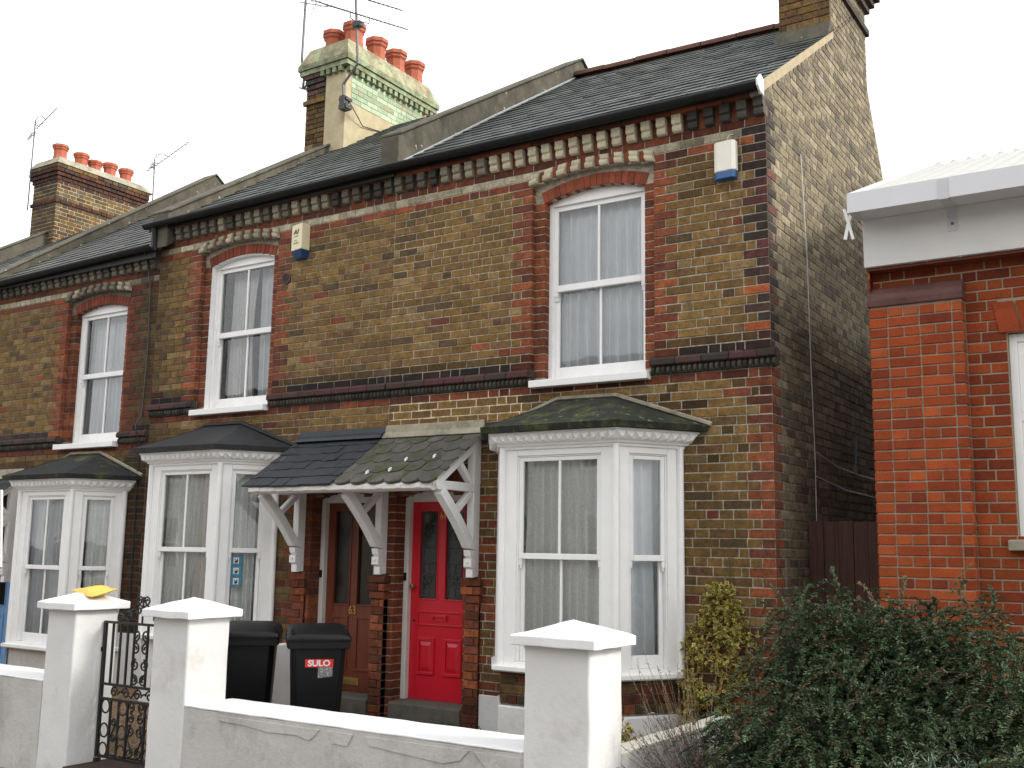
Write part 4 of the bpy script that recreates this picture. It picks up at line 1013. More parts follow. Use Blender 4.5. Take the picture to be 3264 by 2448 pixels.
def bracket(T, xc, dz):
    Z = lambda z: z+dz; hw = .037; mb = MB(); yb = -.066
    P = lambda pts, w=hw: mb.prism([(y, Z(z)) for y, z in pts], xc-w, xc+w, 'x')
    def bar(a, b, w, w2=None, hwid=hw):
        a, b = Vector(a), Vector(b); d = (b-a).normalized(); nn = Vector((-d.y, d.x)); w2 = w2 or w
        P([tuple(a-nn*w), tuple(b-nn*w2), tuple(b+nn*w2), tuple(a+nn*w)], hwid)
    P([(yb, 1.66), (yb-.045, 1.66), (yb-.05, 2.56), (-.005, 2.64), (-.005, 2.2), (yb, 2.18)])             # wall post
    bar((-.11, 2.16), (-.60, 2.16), .038)                              # beam
    P([(-.60, 2.205), (-.60, 2.115), (-.655, 2.115), (-.665, 2.14), (-.69, 2.15), (-.69, 2.205)], hw+.006)
    bar((-.655, 2.165), (-.05, 2.572), .032, .032, hw-.003)                # rafter
    bar((-.12, 2.20), (-.32, 2.38), .026, .026, hw-.006)              # upper strut
    bar((-.12, 2.12), (-.33, 1.95), .026, .026, hw-.006)              # lower strut
    # curved brace
    top, bot = [], []
    for k in range(9):
        t = k/8; y = lerp(-.115, -.56, t); z = lerp(1.66, 2.125, t); bow = .05*math.sin(math.pi*t)
        top.append((y+bow*.5, z+bow*-.1+.03)); bot.append((y-.055+bow*.75, z-.045-bow*.3))
    P(bot+top[::-1], hw+.003)
    # foot: lip, cove, bolted block and tail
    P([(yb, 1.68), (yb-.10, 1.67), (yb-.10, 1.615), (yb, 1.60)], hw+.006)
    P([(yb, 1.60), (yb-.088, 1.60), (yb-.075, 1.55), (yb-.05, 1.528), (yb, 1.52)], hw+.002)
    P([(yb, 1.525), (yb-.075, 1.525), (yb-.075, 1.45), (yb-.055, 1.437), (yb, 1.437)], hw+.006)
    P([(yb, 1.437), (yb-.045, 1.437), (yb-.045, 1.355), (yb, 1.355)], hw)
    P([(-.004, 1.36), (-.004, 2.2), (yb+.001, 2.2), (yb+.001, 1.36)], hw-.004)
    o = mb.build('bracket', M_white, T, bevel=.005)
    b = MB(); b.lathe([(.013, 0), (.013, .012), (.0, .016)], (0, 0, 0), 8); bo = b.build('bolt', M_white, o); bo.location = (xc, yb-.075, Z(1.49)); bo.rotation_euler = (rad(90), 0, 0)
canopy('shared porch canopy, its left half dark painted slates and right half mossy scalloped slates', -5.08, -3.91, -2.715, 0, (-4.965, -3.88, -2.80), M_paintslate, 'moss', (-3.9, -.1, 1.36))
canopy('porch canopy over the pale blue door at the left edge', -12.4, -11.2, -9.90, -.25, (-12.15, -11.1, -10.02), None, 'dark', (-11.1, -.1, 1.1))

# ---------------------------------------------------------------- boxes, cables and aerials on the houses
A = thing('alarm_box', 'cream alarm box with black lettering and a dark blue base, beside the left upstairs window', 'alarm box', (-5.16, 0, 4.7))
mb = MB(); mb.prism([(-5.262, -.002), (-5.262, -.075), (-5.075, -.115), (-5.06, -.002)], 4.745, 5.03, 'z'); ab = mb.build('case', M_cream_pl, A, bevel=.006)
mb = MB(); mb.add([(-5.262, -.002, 4.744), (-5.262, -.075, 4.744), (-5.075, -.115, 4.744), (-5.06, -.002, 4.744), (-5.225, -.002, 4.655), (-5.225, -.045, 4.66), (-5.10, -.075, 4.665), (-5.085, -.002, 4.655)], [(0, 1, 5, 4), (1, 2, 6, 5), (2, 3, 7, 6), (4, 5, 6, 7), (0, 3, 2, 1)]); mb.build('lens', M_bluelens, A)
_d = Vector((.187, -.04, 0)).normalized(); _n = Vector((_d.y, -_d.x, 0))
def onbox(u, z): p = Vector((-5.262, -.075, 0))+_d*u+_n*.0015; return faceM((p.x, p.y, z), _d, _n)
text('A1', .066, 'lettering', M_ink, ab, onbox(.088, 4.945), .0006, 1.25, .25, .004)
text('ALARMS', .022, 'lettering', M_greyink, ab, onbox(.088, 4.895), .0006, 1.05)
text('0181-', .024, 'lettering', M_greyink, ab, onbox(.085, 4.85), .0006)
text('460 4453', .026, 'lettering', M_greyink, ab, onbox(.088, 4.82), .0006, 1, 0, .0006)
A = thing('alarm_box', 'plain white alarm box with a bright blue base near the right corner of the terrace', 'alarm box', (-.33, 0, 4.66))
mb = MB(); mb.prism([(-.432, -.002), (-.432, -.055), (-.40, -.075), (-.27, -.078), (-.242, -.06), (-.242, -.002)], 4.725, 4.985, 'z'); mb.build('case', M_white_pl, A, bevel=.01, seg=3)
mb = MB(); mb.prism([(-.428, -.002), (-.428, -.053), (-.40, -.073), (-.27, -.076), (-.246, -.058), (-.246, -.002)], 4.662, 4.7245, 'z'); mb.build('lens', mat_plain('bright_blue_plastic', (.01, .085, .24), .3, .1, 6, 0), A, bevel=.006)
mb = MB(); mb.tube([(-.32, -.03, 4.985), (-.322, -.03, 5.02), (-.305, -.02, 5.05), (-.28, -.005, 5.055)], .004, 6); mb.build('lead', M_wire, A)
def cable(label, pts, r, m, name='cable'):
    mb = MB(); mb.tube(pts, r, 6); return tag(mb.build(name, m, None, smooth=True), label, 'cable')
cable('black cable running down the joint between the two left houses', [(-7.64, -.13, 5.06), (-7.66, -.09, 5.0), (-7.64, -.02, 4.7), (-7.60, -.02, 3.9), (-7.63, -.02, 3.1), (-7.65, -.075, 3.0), (-7.65, -.07, 2.9), (-7.64, -.02, 2.8), (-7.62, -.02, 1.2), (-7.60, -.02, .2)], .008, M_cable)
cable('thin pale wire hanging down the gable wall', [(.02, .84, 5.1), (.03, .90, 4.2), (.022, .95, 3.3), (.03, .97, 2.4), (.02, .99, 1.7)], .0042, M_wire)
cable('upper of two slack wires across the alley end of the gable wall', [(.02, 1.06, 2.48), (.03, 1.6, 2.40), (.03, 2.4, 2.37), (.03, 3.6, 2.36)], .006, M_wire)
cable('lower of two slack wires across the alley end of the gable wall', [(.02, 1.02, 2.27), (.03, 1.3, 2.245), (.03, 1.9, 2.20), (.03, 2.6, 2.19), (.03, 3.6, 2.16)], .006, M_wire)
mb = MB(); mb.prism([(2.22, 2.72), (2.25, 2.72), (2.27, 2.55), (2.31, 2.36), (2.28, 2.36), (2.25, 2.52)], .014, .024, 'x'); mb.prism([(2.30, 2.70), (2.33, 2.70), (2.27, 2.55), (2.24, 2.36), (2.21, 2.36), (2.25, 2.54)], .025, .033, 'x')
tag(mb.build('wall_tie', M_steel, None), 'crossed metal wall tie plate low on the gable wall above the wires', 'wall tie')
mb = MB(); mb.prism([(.655, 4.19), (.675, 4.19), (.70, 4.10), (.735, 3.945), (.715, 3.945), (.685, 4.07)], -.212, -.202, 'y'); mb.prism([(.71, 4.185), (.735, 4.185), (.70, 4.07), (.675, 3.95), (.65, 3.96), (.68, 4.08)], -.2015, -.192, 'y')
tag(mb.build('wall_tie', M_white, None), 'white crossed bracket at the left end of the white gutter', 'bracket')

def yagi(T, a, b, n, el=.11, up=False):
    a, b = Vector(a), Vector(b); mb = MB(); mb.tube([a, b], .008, 5)
    for k in range(n):
        p = a.lerp(b, .12+.87*k/(n-1)); e = el*(1-.3*k/n); mb.tube([p-Vector((0.02, e, 0)), p+Vector((0.02, e, 0))], .0045, 4)
    o = mb.build('boom', M_steel, T)
    rf = MB(); p = a.lerp(b, .07)
    for s in (-1, 1):
        for k in range(3): q = p+Vector((.05*k*-1, 0, s*.06*(k+.6))); rf.tube([q-Vector((0, .16, 0)), q+Vector((0, .16, 0))], .004, 4)
        rf.tube([p, p+Vector((-.1, 0, s*.16))], .005, 4)
    rf.build('reflector', M_steel, o)
T = thing('television_aerial', 'television aerial on a cranked mast at the front corner of the green stained chimney', 'aerial', (-6.89, 2.42, 7.68))
mb = MB(); mb.tube([(-6.90, 2.42, 7.69), (-6.935, 2.42, 8.04), (-6.66, 2.40, 8.28), (-6.71, 2.40, 8.875), (-6.80, 2.40, 9.9)], .019, 8); mm = mb.build('mast', M_steel, T, smooth=True)
mb = MB(); mb.box(-6.99, -6.85, 2.40, 2.53, 7.68, 7.74); mb.box(-6.99, -6.85, 2.40, 2.53, 7.80, 7.84); mb.box(-6.96, -6.87, 2.38, 2.46, 7.66, 7.86); mb.build('clamp', M_cable, mm)
yagi(T, (-7.58, 2.35, 9.47), (-5.75, 2.35, 8.515), 22)
yagi(T, (-7.2, 2.28, 9.52), (-5.81, 2.30, 8.785), 16)
mb = MB(); mb.tube([(-6.795, 2.35, 9.06), (-6.785, 2.35, 8.97), (-6.72, 2.36, 8.91), (-6.65, 2.38, 8.885), (-6.435, 2.35, 8.79), (-6.43, 2.35, 8.87)], .008, 5); mb.box(-6.76, -6.62, 2.36, 2.45, 8.83, 8.90); mb.build('bracket_arm', M_cable, T)
mb = MB(); mb.tube([(-6.90, 2.45, 7.76), (-6.86, 2.5, 7.77), (-6.97, 2.9, 7.60), (-6.985, 3.4, 7.68)], .008, 5); mb.build('lead', M_cable, T, smooth=True)
T = thing('television_aerial', 'tall bare aerial mast strapped to the far left corner of the green stained chimney', 'aerial', (-8.2, 2.9, 8.3))
mb = MB(); mb.tube([(-8.05, 2.75, 8.36), (-8.03, 2.75, 8.62), (-8.10, 2.75, 8.82), (-8.08, 2.75, 9.85)], .019, 8); mb.build('mast', M_steel, T, smooth=True)
mb = MB(); mb.tube([(-8.12, 2.75, 8.40), (-7.98, 2.72, 8.33), (-7.78, 2.7, 8.32)], .012, 5); mb.tube([(-8.12, 2.75, 8.62), (-7.98, 2.72, 8.52), (-7.78, 2.7, 8.5)], .012, 5); mb.tube([(-8.0, 2.73, 8.35), (-7.86, 2.72, 8.5)], .015, 5); mb.tube([(-7.95, 2.73, 8.53), (-7.86, 2.72, 8.4)], .015, 5); mb.build('bracket_arm', M_cable, T)
mb = MB(); mb.tube([(-8.2, 2.75, 9.80), (-7.6, 2.75, 9.55)], .008, 5); mb.build('boom', M_steel, T)
def small_aerial(label, m0, m1, a, b, k):
    T = thing('television_aerial', label, 'aerial', m0, 'slim aerials at the left chimneys')
    mb = MB(); mb.tube([m0, m1], .013, 6); mb.build('mast', M_steel, T)
    yagi(T, a, b, 14, .07)
    m1 = Vector(m1); mb = MB(); mb.tube([m1+Vector((-.01, 0, 0)), m1+Vector((.06, 0, .07)), m1+Vector((.22, 0, .06)), Vector(a).lerp(Vector(b), .45)], .008, 5); mb.build('lead', M_cable, T)
    mb = MB(); q = m1+Vector((-.02, 0, -k)); mb.tube([q+Vector((0, 0, 0)), q+Vector((-.1, 0, -.06))], .008, 4)
    for s in range(3): mb.tube([q+Vector((-.03*s, -.1, -.15)), q+Vector((-.03*s, .0, .05))], .005, 4)
    mb.build('dipole', M_steel, T)
small_aerial('slim aerial fixed to the back corner of the leftmost chimney', (-15.72, 3.25, 7.9), (-15.64, 3.2, 9.66), (-15.58, 3.2, 9.50), (-14.97, 3.2, 9.785), .26)
small_aerial('slim aerial standing behind the roof of the house with the blue door', (-13.24, 4.2, 7.2), (-13.28, 4.2, 8.77), (-13.35, 4.2, 8.60), (-12.35, 4.2, 8.91), .12)

# ---------------------------------------------------------------- front garden walls and piers
def roughen(o, amp, sc):
    for v in o.data.vertices:
        n_ = noise.noise_vector(v.co*sc)*amp; v.co += n_
def grid_box(mb, x0, x1, y0, y1, z0, z1, s=.06):
    """box with subdivided faces so that the render can be uneven"""
    nx, ny, nz_ = max(1, int((x1-x0)/s)), max(1, int((y1-y0)/s)), max(1, int((z1-z0)/s))
    idx = {}; vs = []
    def V(i, j, k):
        if (i, j, k) not in idx: idx[(i, j, k)] = len(vs); vs.append((lerp(x0, x1, i/nx), lerp(y0, y1, j/ny), lerp(z0, z1, k/nz_)))
        return idx[(i, j, k)]
    fs = []
    for i in range(nx):
        for k in range(nz_): fs += [(V(i, 0, k), V(i+1, 0, k), V(i+1, 0, k+1), V(i, 0, k+1)), (V(i+1, ny, k), V(i, ny, k), V(i, ny, k+1), V(i+1, ny, k+1))]
    for j in range(ny):
        for k in range(nz_): fs += [(V(0, j+1, k), V(0, j, k), V(0, j, k+1), V(0, j+1, k+1)), (V(nx, j, k), V(nx, j+1, k), V(nx, j+1, k+1), V(nx, j, k+1))]
    for i in range(nx):
        for j in range(ny): fs += [(V(i, j, nz_), V(i+1, j, nz_), V(i+1, j+1, nz_), V(i, j+1, nz_)), (V(i, j+1, 0), V(i+1, j+1, 0), V(i+1, j, 0), V(i, j, 0))]
    mb.add(vs, fs)
YF, YB = -2.4, -1.985
def pier(T, x0, x1, ztop, dirty):
    mb = MB(); grid_box(mb, x0, x1, YF, YB, -.42, ztop); o = mb.build('pier', M_render if not dirty else M_render, T, bevel=.018, seg=3); roughen(o, .006, 5); o.data.polygons.foreach_set('use_smooth', [True]*len(o.data.polygons)); o.data.set_sharp_from_angle(angle=rad(60))
    c = MB(); a, b, yf, yb = x0-.065, x1+.065, YF-.068, YB+.068; z0, z1, z2 = ztop-.0, ztop+.058, ztop+.152; xm, ym = (a+b)/2, (yf+yb)/2
    N = 8
    def gr(p0, p1, p2, p3):
        g0 = [Vector(p0).lerp(Vector(p1), i/N).lerp(Vector(p3).lerp(Vector(p2), i/N), j/N) for i in range(N+1) for j in range(N+1)]
        c.add(g0, [(i*(N+1)+j, (i+1)*(N+1)+j, (i+1)*(N+1)+j+1, i*(N+1)+j+1) for i in range(N) for j in range(N)])
    A_, B_, C_, D_ = (a, yf), (b, yf), (b, yb), (a, yb); ap = (xm, ym, z2)
    cs = [A_, B_, C_, D_]
    for k in range(4):
        p, q = cs[k], cs[(k+1) % 4]; gr((*p, z0), (*q, z0), (*q, z1), (*p, z1)); gr((*p, z1), (*q, z1), ap, ap)
    gr((*D_, z0), (*C_, z0), (*B_, z0), (*A_, z0))
    import bmesh as _bm
    co = c.build('pier_cap', M_coping, o)
    b_ = _bm.new(); b_.from_mesh(co.data); _bm.ops.remove_doubles(b_, verts=b_.verts, dist=.0005); b_.to_mesh(co.data); b_.free()
    roughen(co, .006, 7); bv = co.modifiers.new('bevel', 'BEVEL'); bv.width = .012; bv.segments = 2; bv.limit_method = 'ANGLE'; bv.angle_limit = rad(35)
    return o
def run(T, x0, x1, y0, y1, z, name='wall_run', slope=0):
    mb = MB(); grid_box(mb, x0, x1, y0, y1, -.42, z-.004, .07); o = mb.build(name, M_renderdirty, T); roughen(o, .006, 4)
    t = MB(); grid_box(t, x0-.0, x1+.0, y0-.004, y1+.004, z-.0035, z+.012, .07); to = t.build('coping', M_coping, o, bevel=.01); roughen(to, .005, 5)
    # flaking skim coat near the top edge
    return o
GW = thing('garden_wall', 'low white rendered front wall running between its two capped piers, in front of the bins', 'wall', (-2.2, -2.2, -.2))
pier(GW, -.757, -.30, 1.035, 0); pier(GW, -4.205, -3.79, 1.045, 0)
run(GW, -3.79, -.757, YF+.004, YB+.06, .398)
fk = MB()
def flake(pts, y):   # thin raised skin of old render
    fk.prism(pts, y-.004, y+.004, 'y')
flake([(-3.4, .37), (-3.4, .33), (-3.15, .325), (-2.9, .30), (-2.62, .31), (-2.5, .285), (-2.44, .33), (-2.40, .37)], YF); flake([(-2.33, .37), (-2.29, .29), (-2.15, .285), (-2.10, .37)], YF)
flake([(-2.0, .37), (-1.96, .31), (-1.6, .285), (-1.35, .27), (-1.22, .30), (-1.15, .37)], YF); flake([(-1.12, .37), (-1.0, .26), (-.85, .25), (-.77, .30), (-.77, .37)], YF)
fo = fk.build('flaking_skim', M_renderdirty, GW, bevel=.003)
sw = MB(); grid_box(sw, -.45, -.30, YB+.002, -.15, -.2, .375, .08); so = sw.build('side_wall', M_render, GW); roughen(so, .012, 2.2)
st_ = MB(); grid_box(st_, -.452, -.297, YB+.003, -.15, .3755, .39, .08); stt = st_.build('coping', mat_plain('yellowed_coping_paint', (.72, .70, .60), .7, .1, 8, .3, .3, dirt=(6, .6, (.5, .48, .3), .6)), so); roughen(stt, .012, 2.2)
GW2 = thing('garden_wall', 'white rendered front wall at the left edge, its pier holding up the yellow packet', 'wall', (-6.5, -2.2, -.2))
pier(GW2, -5.585, -5.19, 1.05, 0); run(GW2, -9.5, -5.585, YF+.004, YB+.05, .445)
LW = MB(); grid_box(LW, -4.72, -4.62, -.70, -.02, -.1, .69, .06); lw = tag(LW.build('dividing_wall', M_render, None, bevel=.01), 'short white painted dividing wall standing behind and between the two bins', 'wall'); roughen(lw, .006, 6)

# ---------------------------------------------------------------- wrought iron gate
GT = thing('iron_gate', 'black wrought iron scroll gate between the two left garden piers', 'gate', (-4.68, -2.12, -.17))
yg = -2.12; gl_, gr_ = -5.165, -4.225; zt, zb = .945, -.15; za, zm = .435, .315
fr = MB(); q = .011
for x in (gl_, gr_): fr.box(x-.013, x+.013, yg-.013, yg+.013, zb-.01, zt+.01)
for z in (zt, za, zm, zb): fr.box(gl_+.0135, gr_-.0135, yg-.010, yg+.010, z-.010, z+.010)
fo = fr.build('frame', M_iron, GT)
def spiral(cx, cz, r, a0, turns, s=1, n=26, rmin=.22):
    return [(cx+s*(r*lerp(1, rmin, k/n))*math.cos(a0+turns*2*math.pi*k/n), yg, cz+(r*lerp(1, rmin, k/n))*math.sin(a0+turns*2*math.pi*k/n)) for k in range(n+1)]
W2 = (gl_+gr_)/2
br = MB()
for x in (gl_+.105, gl_+.205, gl_+.30, gl_+.385): 
    for xx in (x, 2*W2-x):
        if abs(xx-W2) > .08: br.box(xx-.008, xx+.008, yg-.008, yg+.008, za+.0105, zt-.0105)
for x in (gl_+.14, gl_+.245, gl_+.36):
    for xx in (x, 2*W2-x): br.box(xx-.008, xx+.008, yg-.008, yg+.008, zb+.0105, zm-.0105)
br.build('bars', M_iron, GT)
sc = MB(); R_ = .0078
def S_(pts, r=R_): sc.tube(pts, r, 6)
def cscroll(cx, cz, h, s):   # C shaped scroll with two curls, opening to side s
    r = h*.24
    S_(spiral(cx, cz+h*.28, r, -math.pi/2+.3, -1.35, s)[::-1]+[(cx-s*r*.25, yg, cz)]+spiral(cx, cz-h*.28, r, math.pi/2-.3, 1.35, s))
def sscroll(x0, z0, x1, z1, r):
    a = spiral(x0, z0, r, 0, 1.4, 1); b = spiral(x1, z1, r, math.pi, 1.4, 1)
    S_(a[::-1]+b)
# upper centre: small curls over a heart
for s in (-1, 1):
    cscroll(W2+s*.062, .80, .20, s)
    S_(spiral(W2+s*.056, .615, .050, math.pi*.5, -1.5, s)[::-1]+[(W2+s*.09, yg, .56), (W2+s*.045, yg, .515), (W2+s*.012, yg, .475)])
    S_(spiral(W2+s*.058, .49, .044, math.pi*.55, 1.4, s))
    cscroll(W2+s*.062, .23, .17, s)
    S_(spiral(W2+s*.056, .085, .052, math.pi*.5, -1.5, s)[::-1]+[(W2+s*.09, yg, .02), (W2+s*.05, yg, -.05), (W2+s*.012, yg, -.10)])
    S_(spiral(W2+s*.058, -.085, .046, math.pi*.55, 1.4, s))
# band of running scrolls
for k in range(5):
    cx = gl_+.17+k*.15; S_(spiral(cx, .375, .047, math.pi*(k % 2), 1.45 if k % 2 == 0 else -1.45, 1))
    if k < 4: S_([(cx+.045, yg, .36), (cx+.075, yg, .365+.02*(-1)**k), (cx+.11, yg, .39)])
# rings below
for xs in ((gl_+.072, ), (gl_+.302, )):
    for x in xs:
        for xx in (x, 2*W2-x):
            for z in (.255, .06, -.095): S_([(xx+.052*math.cos(t*math.pi/10), yg, z+.055*math.sin(t*math.pi/10)) for t in range(21)])
for xx in (gl_+.192, 2*W2-gl_-.192): sscroll(xx, .13, xx, .01, .035)
# crest
for s in (-1, 1):
    S_(spiral(W2+s*.05, 1.06, .046, math.pi*.9, -1.5, s)); S_(spiral(W2+s*.048, 1.135, .042, math.pi*1.1, -1.5, s))
    S_(spiral(W2+s*.18, 1.0, .05, 0, 1.4, s)); S_(spiral(W2+s*.285, .985, .04, math.pi, -1.4, s)); S_([(W2+s*.06, yg, 1.10), (W2+s*.11, yg, 1.06), (W2+s*.16, yg, 1.05)])
sc.box(W2-.006, W2+.006, yg-.006, yg+.006, zt+.0105, 1.17)
sc.build('scrolls', M_iron, GT, smooth=True)
lt = MB(); lt.box(gl_-.035, gl_-.0135, yg-.02, yg+.02, .70, .735); lt.tube([(gl_-.03, yg-.02, .72), (gl_-.06, yg-.05, .712)], .012, 6); lt.box(gl_-.02, gl_+.02, yg-.016, yg+.03, -.20, -.17); lt.build('hinge', M_iron, GT)

# ---------------------------------------------------------------- wheelie bins
def wheelie(label, x, y, z, rot):
    T = thing('wheelie_bin', label, 'bin', (0, 0, 0), 'black wheelie bins behind the low wall')
    b = MB(); rows = []
    for t, hw, yf, yb in ((0, .205, -.20, .22), (.04, .215, -.21, .23), (.6, .25, -.262, .25), (.84, .263, -.285, .262), (.90, .268, -.29, .265)):
        r = .05; rows.append([(-hw+r, yf, t), (hw-r, yf, t), (hw, yf+r, t), (hw, yb-r, t), (hw-r, yb, t), (-hw+r, yb, t), (-hw, yb-r, t), (-hw, yf+r, t)])
    vs = [v for r in rows for v in r]; m = len(rows)
    b.add(vs, [(i*8+k, i*8+(k+1) % 8, (i+1)*8+(k+1) % 8, (i+1)*8+k) for i in range(m-1) for k in range(8)]+[tuple(range(7, -1, -1))])
    body = b.build('body', M_bin, T, smooth=True, bevel=.006)
    rim = MB(); rim.box(-.285, .285, -.31, .285, .901, .945); rim.box(-.297, .297, -.322, -.3101, .885, .955); rim.box(-.305, -.2851, -.30, .28, .89, .95); rim.box(.2851, .305, -.30, .28, .89, .95); rim.build('rim', M_bin, body, bevel=.008)
    li = MB(); prof = [(-.335, .948), (-.34, .965), (-.325, 1.0), (-.27, 1.022), (.0, 1.062), (.2, 1.066), (.285, 1.052), (.31, 1.0), (.31, .95)]
    N = len(prof); xs = [(-.31, .0), (-.29, .6), (-.25, .86), (-.2, 1), (.2, 1), (.25, .86), (.29, .6), (.31, .0)]; g0 = []
    for xx, h in xs:
        for yy, zz in prof: g0.append((xx, yy*(.97+.03*h), .948+(zz-.948)*(.45+.55*h)))
    li.add(g0, [(i*N+j, (i+1)*N+j, (i+1)*N+j+1, i*N+j+1) for i in range(len(xs)-1) for j in range(N-1)]+[tuple(range(N)), tuple((len(xs)-1)*N+j for j in range(N-1, -1, -1))])
    lid = li.build('lid', M_bin, T, smooth=True, bevel=.006)
    h = MB()
    for s in (-1, 1): h.box(s*.255-.015, s*.255+.015, -.30, -.24, 1.0, 1.055)
    h.tube([(-.27, .315, .985), (.27, .315, .985)], .018, 8)
    for s in (-1, 1): h.box(s*.25-.02, s*.25+.02, .27, .33, .93, 1.0)
    h.build('handle', M_bin, lid, bevel=.005)
    for s in (-1, 1):
        w_ = MB(); w_.lathe([(.02, -.025), (.095, -.025), (.10, -.015), (.10, .015), (.095, .025), (.02, .025)], (0, 0, 0), 20); wo = w_.build('wheel', M_bin, T, smooth=True); wo.rotation_euler = (0, rad(90), 0); wo.location = (s*.25, .24, .10)
    T.location = (x, y, z); T.rotation_euler = (0, 0, rot); T.scale = (.84, .9, .985)
    return T, body
B1, bd1 = wheelie('black wheelie bin with a red and white label, standing before the brown door', -3.56, -1.22, -.09, rad(46))
lab = MB(); sl = lambda x, z, o: (x, -.2095-.0929*(z-.04)-o, z)
def patch_(mb, x0, x1, z0, z1, o, sk=0): mb.add([sl(x0, z0, o), sl(x1, z0+sk, o), sl(x1, z1+sk, o), sl(x0, z1, o), sl(x0, z0, -.003), sl(x1, z0+sk, -.003), sl(x1, z1+sk, -.003), sl(x0, z1, -.003)], [(0, 1, 2, 3), (4, 5, 1, 0), (5, 6, 2, 1), (6, 7, 3, 2), (7, 4, 0, 3)])
patch_(lab, -.125, .145, .735, .80, .003); lo = lab.build('label', M_redlab, bd1)
tm = faceM((.008, -.2095-.0929*(.766-.04)-.0036, .766), (1, 0, 0), (0, -1, -.0929))
text('SULO', .068, 'lettering', M_labwhite, lo, tm, .0005, 1.28, 0, .0022)
lab = MB(); patch_(lab, .0, .14, .645, .73, .002, .015); lab.build('sticker', M_torn, bd1)
wheelie('plain black wheelie bin without a label, beside the left pier', -4.255, -1.32, -.10, rad(42))

# ---------------------------------------------------------------- small things about
pk = thing('padded_envelope', 'yellow padded envelope lying on top of the left pier cap', 'envelope', (-5.45, -2.12, 1.16))
mb = MB(); N, Mm = 22, 12; g0 = []
for side in (1, -1):
    for i in range(N+1):
        for j in range(Mm+1):
            u, v = i/N, j/Mm; fat = (4*u*(1-u))**.5*(4*v*(1-v))**.5; x = -5.56+.42*u+.06*v; y = -2.21-.09*u+.22*v
            z = 1.205-.055*u*(1-v)+.012*u*v+side*.034*fat*(1.1-.35*math.sin(9*u))+.03*max(0, u-.7)+.006*noise.noise(Vector((u*9, v*7, side)))*fat+.0; g0.append((x, y, z+.006*noise.noise(Vector((u*14, v*9, 7)))))
w_ = Mm+1; o_ = (N+1)*w_
fs = [(i*w_+j, (i+1)*w_+j, (i+1)*w_+j+1, i*w_+j+1) for i in range(N) for j in range(Mm)]; fs += [tuple(o_+k for k in f[::-1]) for f in fs]
mb.add(g0, fs); eo = mb.build('envelope_body', M_parcel, pk, smooth=True)
mb = MB()
g1 = []
for i in range(7):
    for j in range(7):
        u, v = .12+.32*i/6, .50+.40*j/6; fat = (4*u*(1-u))**.5*(4*v*(1-v))**.5; g1.append((-5.56+.42*u+.06*v, -2.21-.09*u+.22*v, 1.217-.055*u*(1-v)+.012*u*v+.034*fat*(1.1-.35*math.sin(9*u))))
mb.add(g1, [(i*7+j, (i+1)*7+j, (i+1)*7+j+1, i*7+j+1) for i in range(6) for j in range(6)]); mb.build('address_label', M_labwhite, eo)
sg = thing('sign_board', 'edge of a white agent sign with a purple stripe at the far left', 'sign', (-6.75, -2.2, 1.3))
mb = MB(); mb.add([(-7.5, -2.2, 1.34), (-6.675, -2.2, 1.375), (-6.775, -2.2, 2.095), (-7.6, -2.2, 2.06), (-7.5, -2.18, 1.34), (-6.675, -2.18, 1.375), (-6.775, -2.18, 2.095), (-7.6, -2.18, 2.06)], [(0, 1, 2, 3), (7, 6, 5, 4), (0, 4, 5, 1), (1, 5, 6, 2), (2, 6, 7, 3), (3, 7, 4, 0)]); sb = mb.build('board', M_labwhite, sg)
mb = MB(); mb.add([(-7.45, -2.2012, 1.60), (-6.735, -2.2012, 1.64), (-6.788, -2.2012, 2.05), (-7.5, -2.2012, 2.01)], [(0, 1, 2, 3)]); mb.build('stripe', M_purple, sb)
text('e', .10, 'lettering', M_ink, sb, faceM((-6.735, -2.201, 1.53)), .0006)
mb = MB(); mb.box(-7.05, -7.0, -2.1795, -2.13, -.2, 2.3); mb.build('post', M_white, sg)
def sticker(k, label):
    T = thing('window_sticker', label, 'sticker', (-5.6, -.42, 1.4), 'blue stickers in the bay window pane')
    a, b = bay_faces(-6.22)[2]; Pq = frameP(a, (b[0]-a[0], b[1]-a[1])); z0 = 1.405-.105*k; u0, u1 = .155+.003*k, .275+.003*k
    mb = MB(); mb.boxP(Pq, u0, u1, z0, z0+.098, -.078, -.0715); s = mb.build('backing', M_stickblue, T)
    mb = MB(); mb.boxP(Pq, u0+.034, u1-.030, z0+.018, z0+.082, -.0714, -.0705); mb.build('panel', M_labwhite, s)
    mb = MB(); uc = (u0+u1)/2+.002
    for (du, dz_, r1, r2) in ((0, .040, .017, .012), (-.012, .060, .006, .006), (.011, .061, .006, .006), (.010, .047, .009, .010)):
        mb.add([Pq(uc+du+r1*math.cos(t*math.pi/6), z0+dz_+r2*math.sin(t*math.pi/6), -.0698) for t in range(12)], [tuple(range(12))])
    mb.boxP(Pq, uc-.016, uc+.016, z0+.021, z0+.026, -.0704, -.0698); mb.build('emblem', M_ink, s)
for k in range(3): sticker(k, ['topmost', 'middle', 'lowest'][k]+' of the three blue square stickers in the bay window')
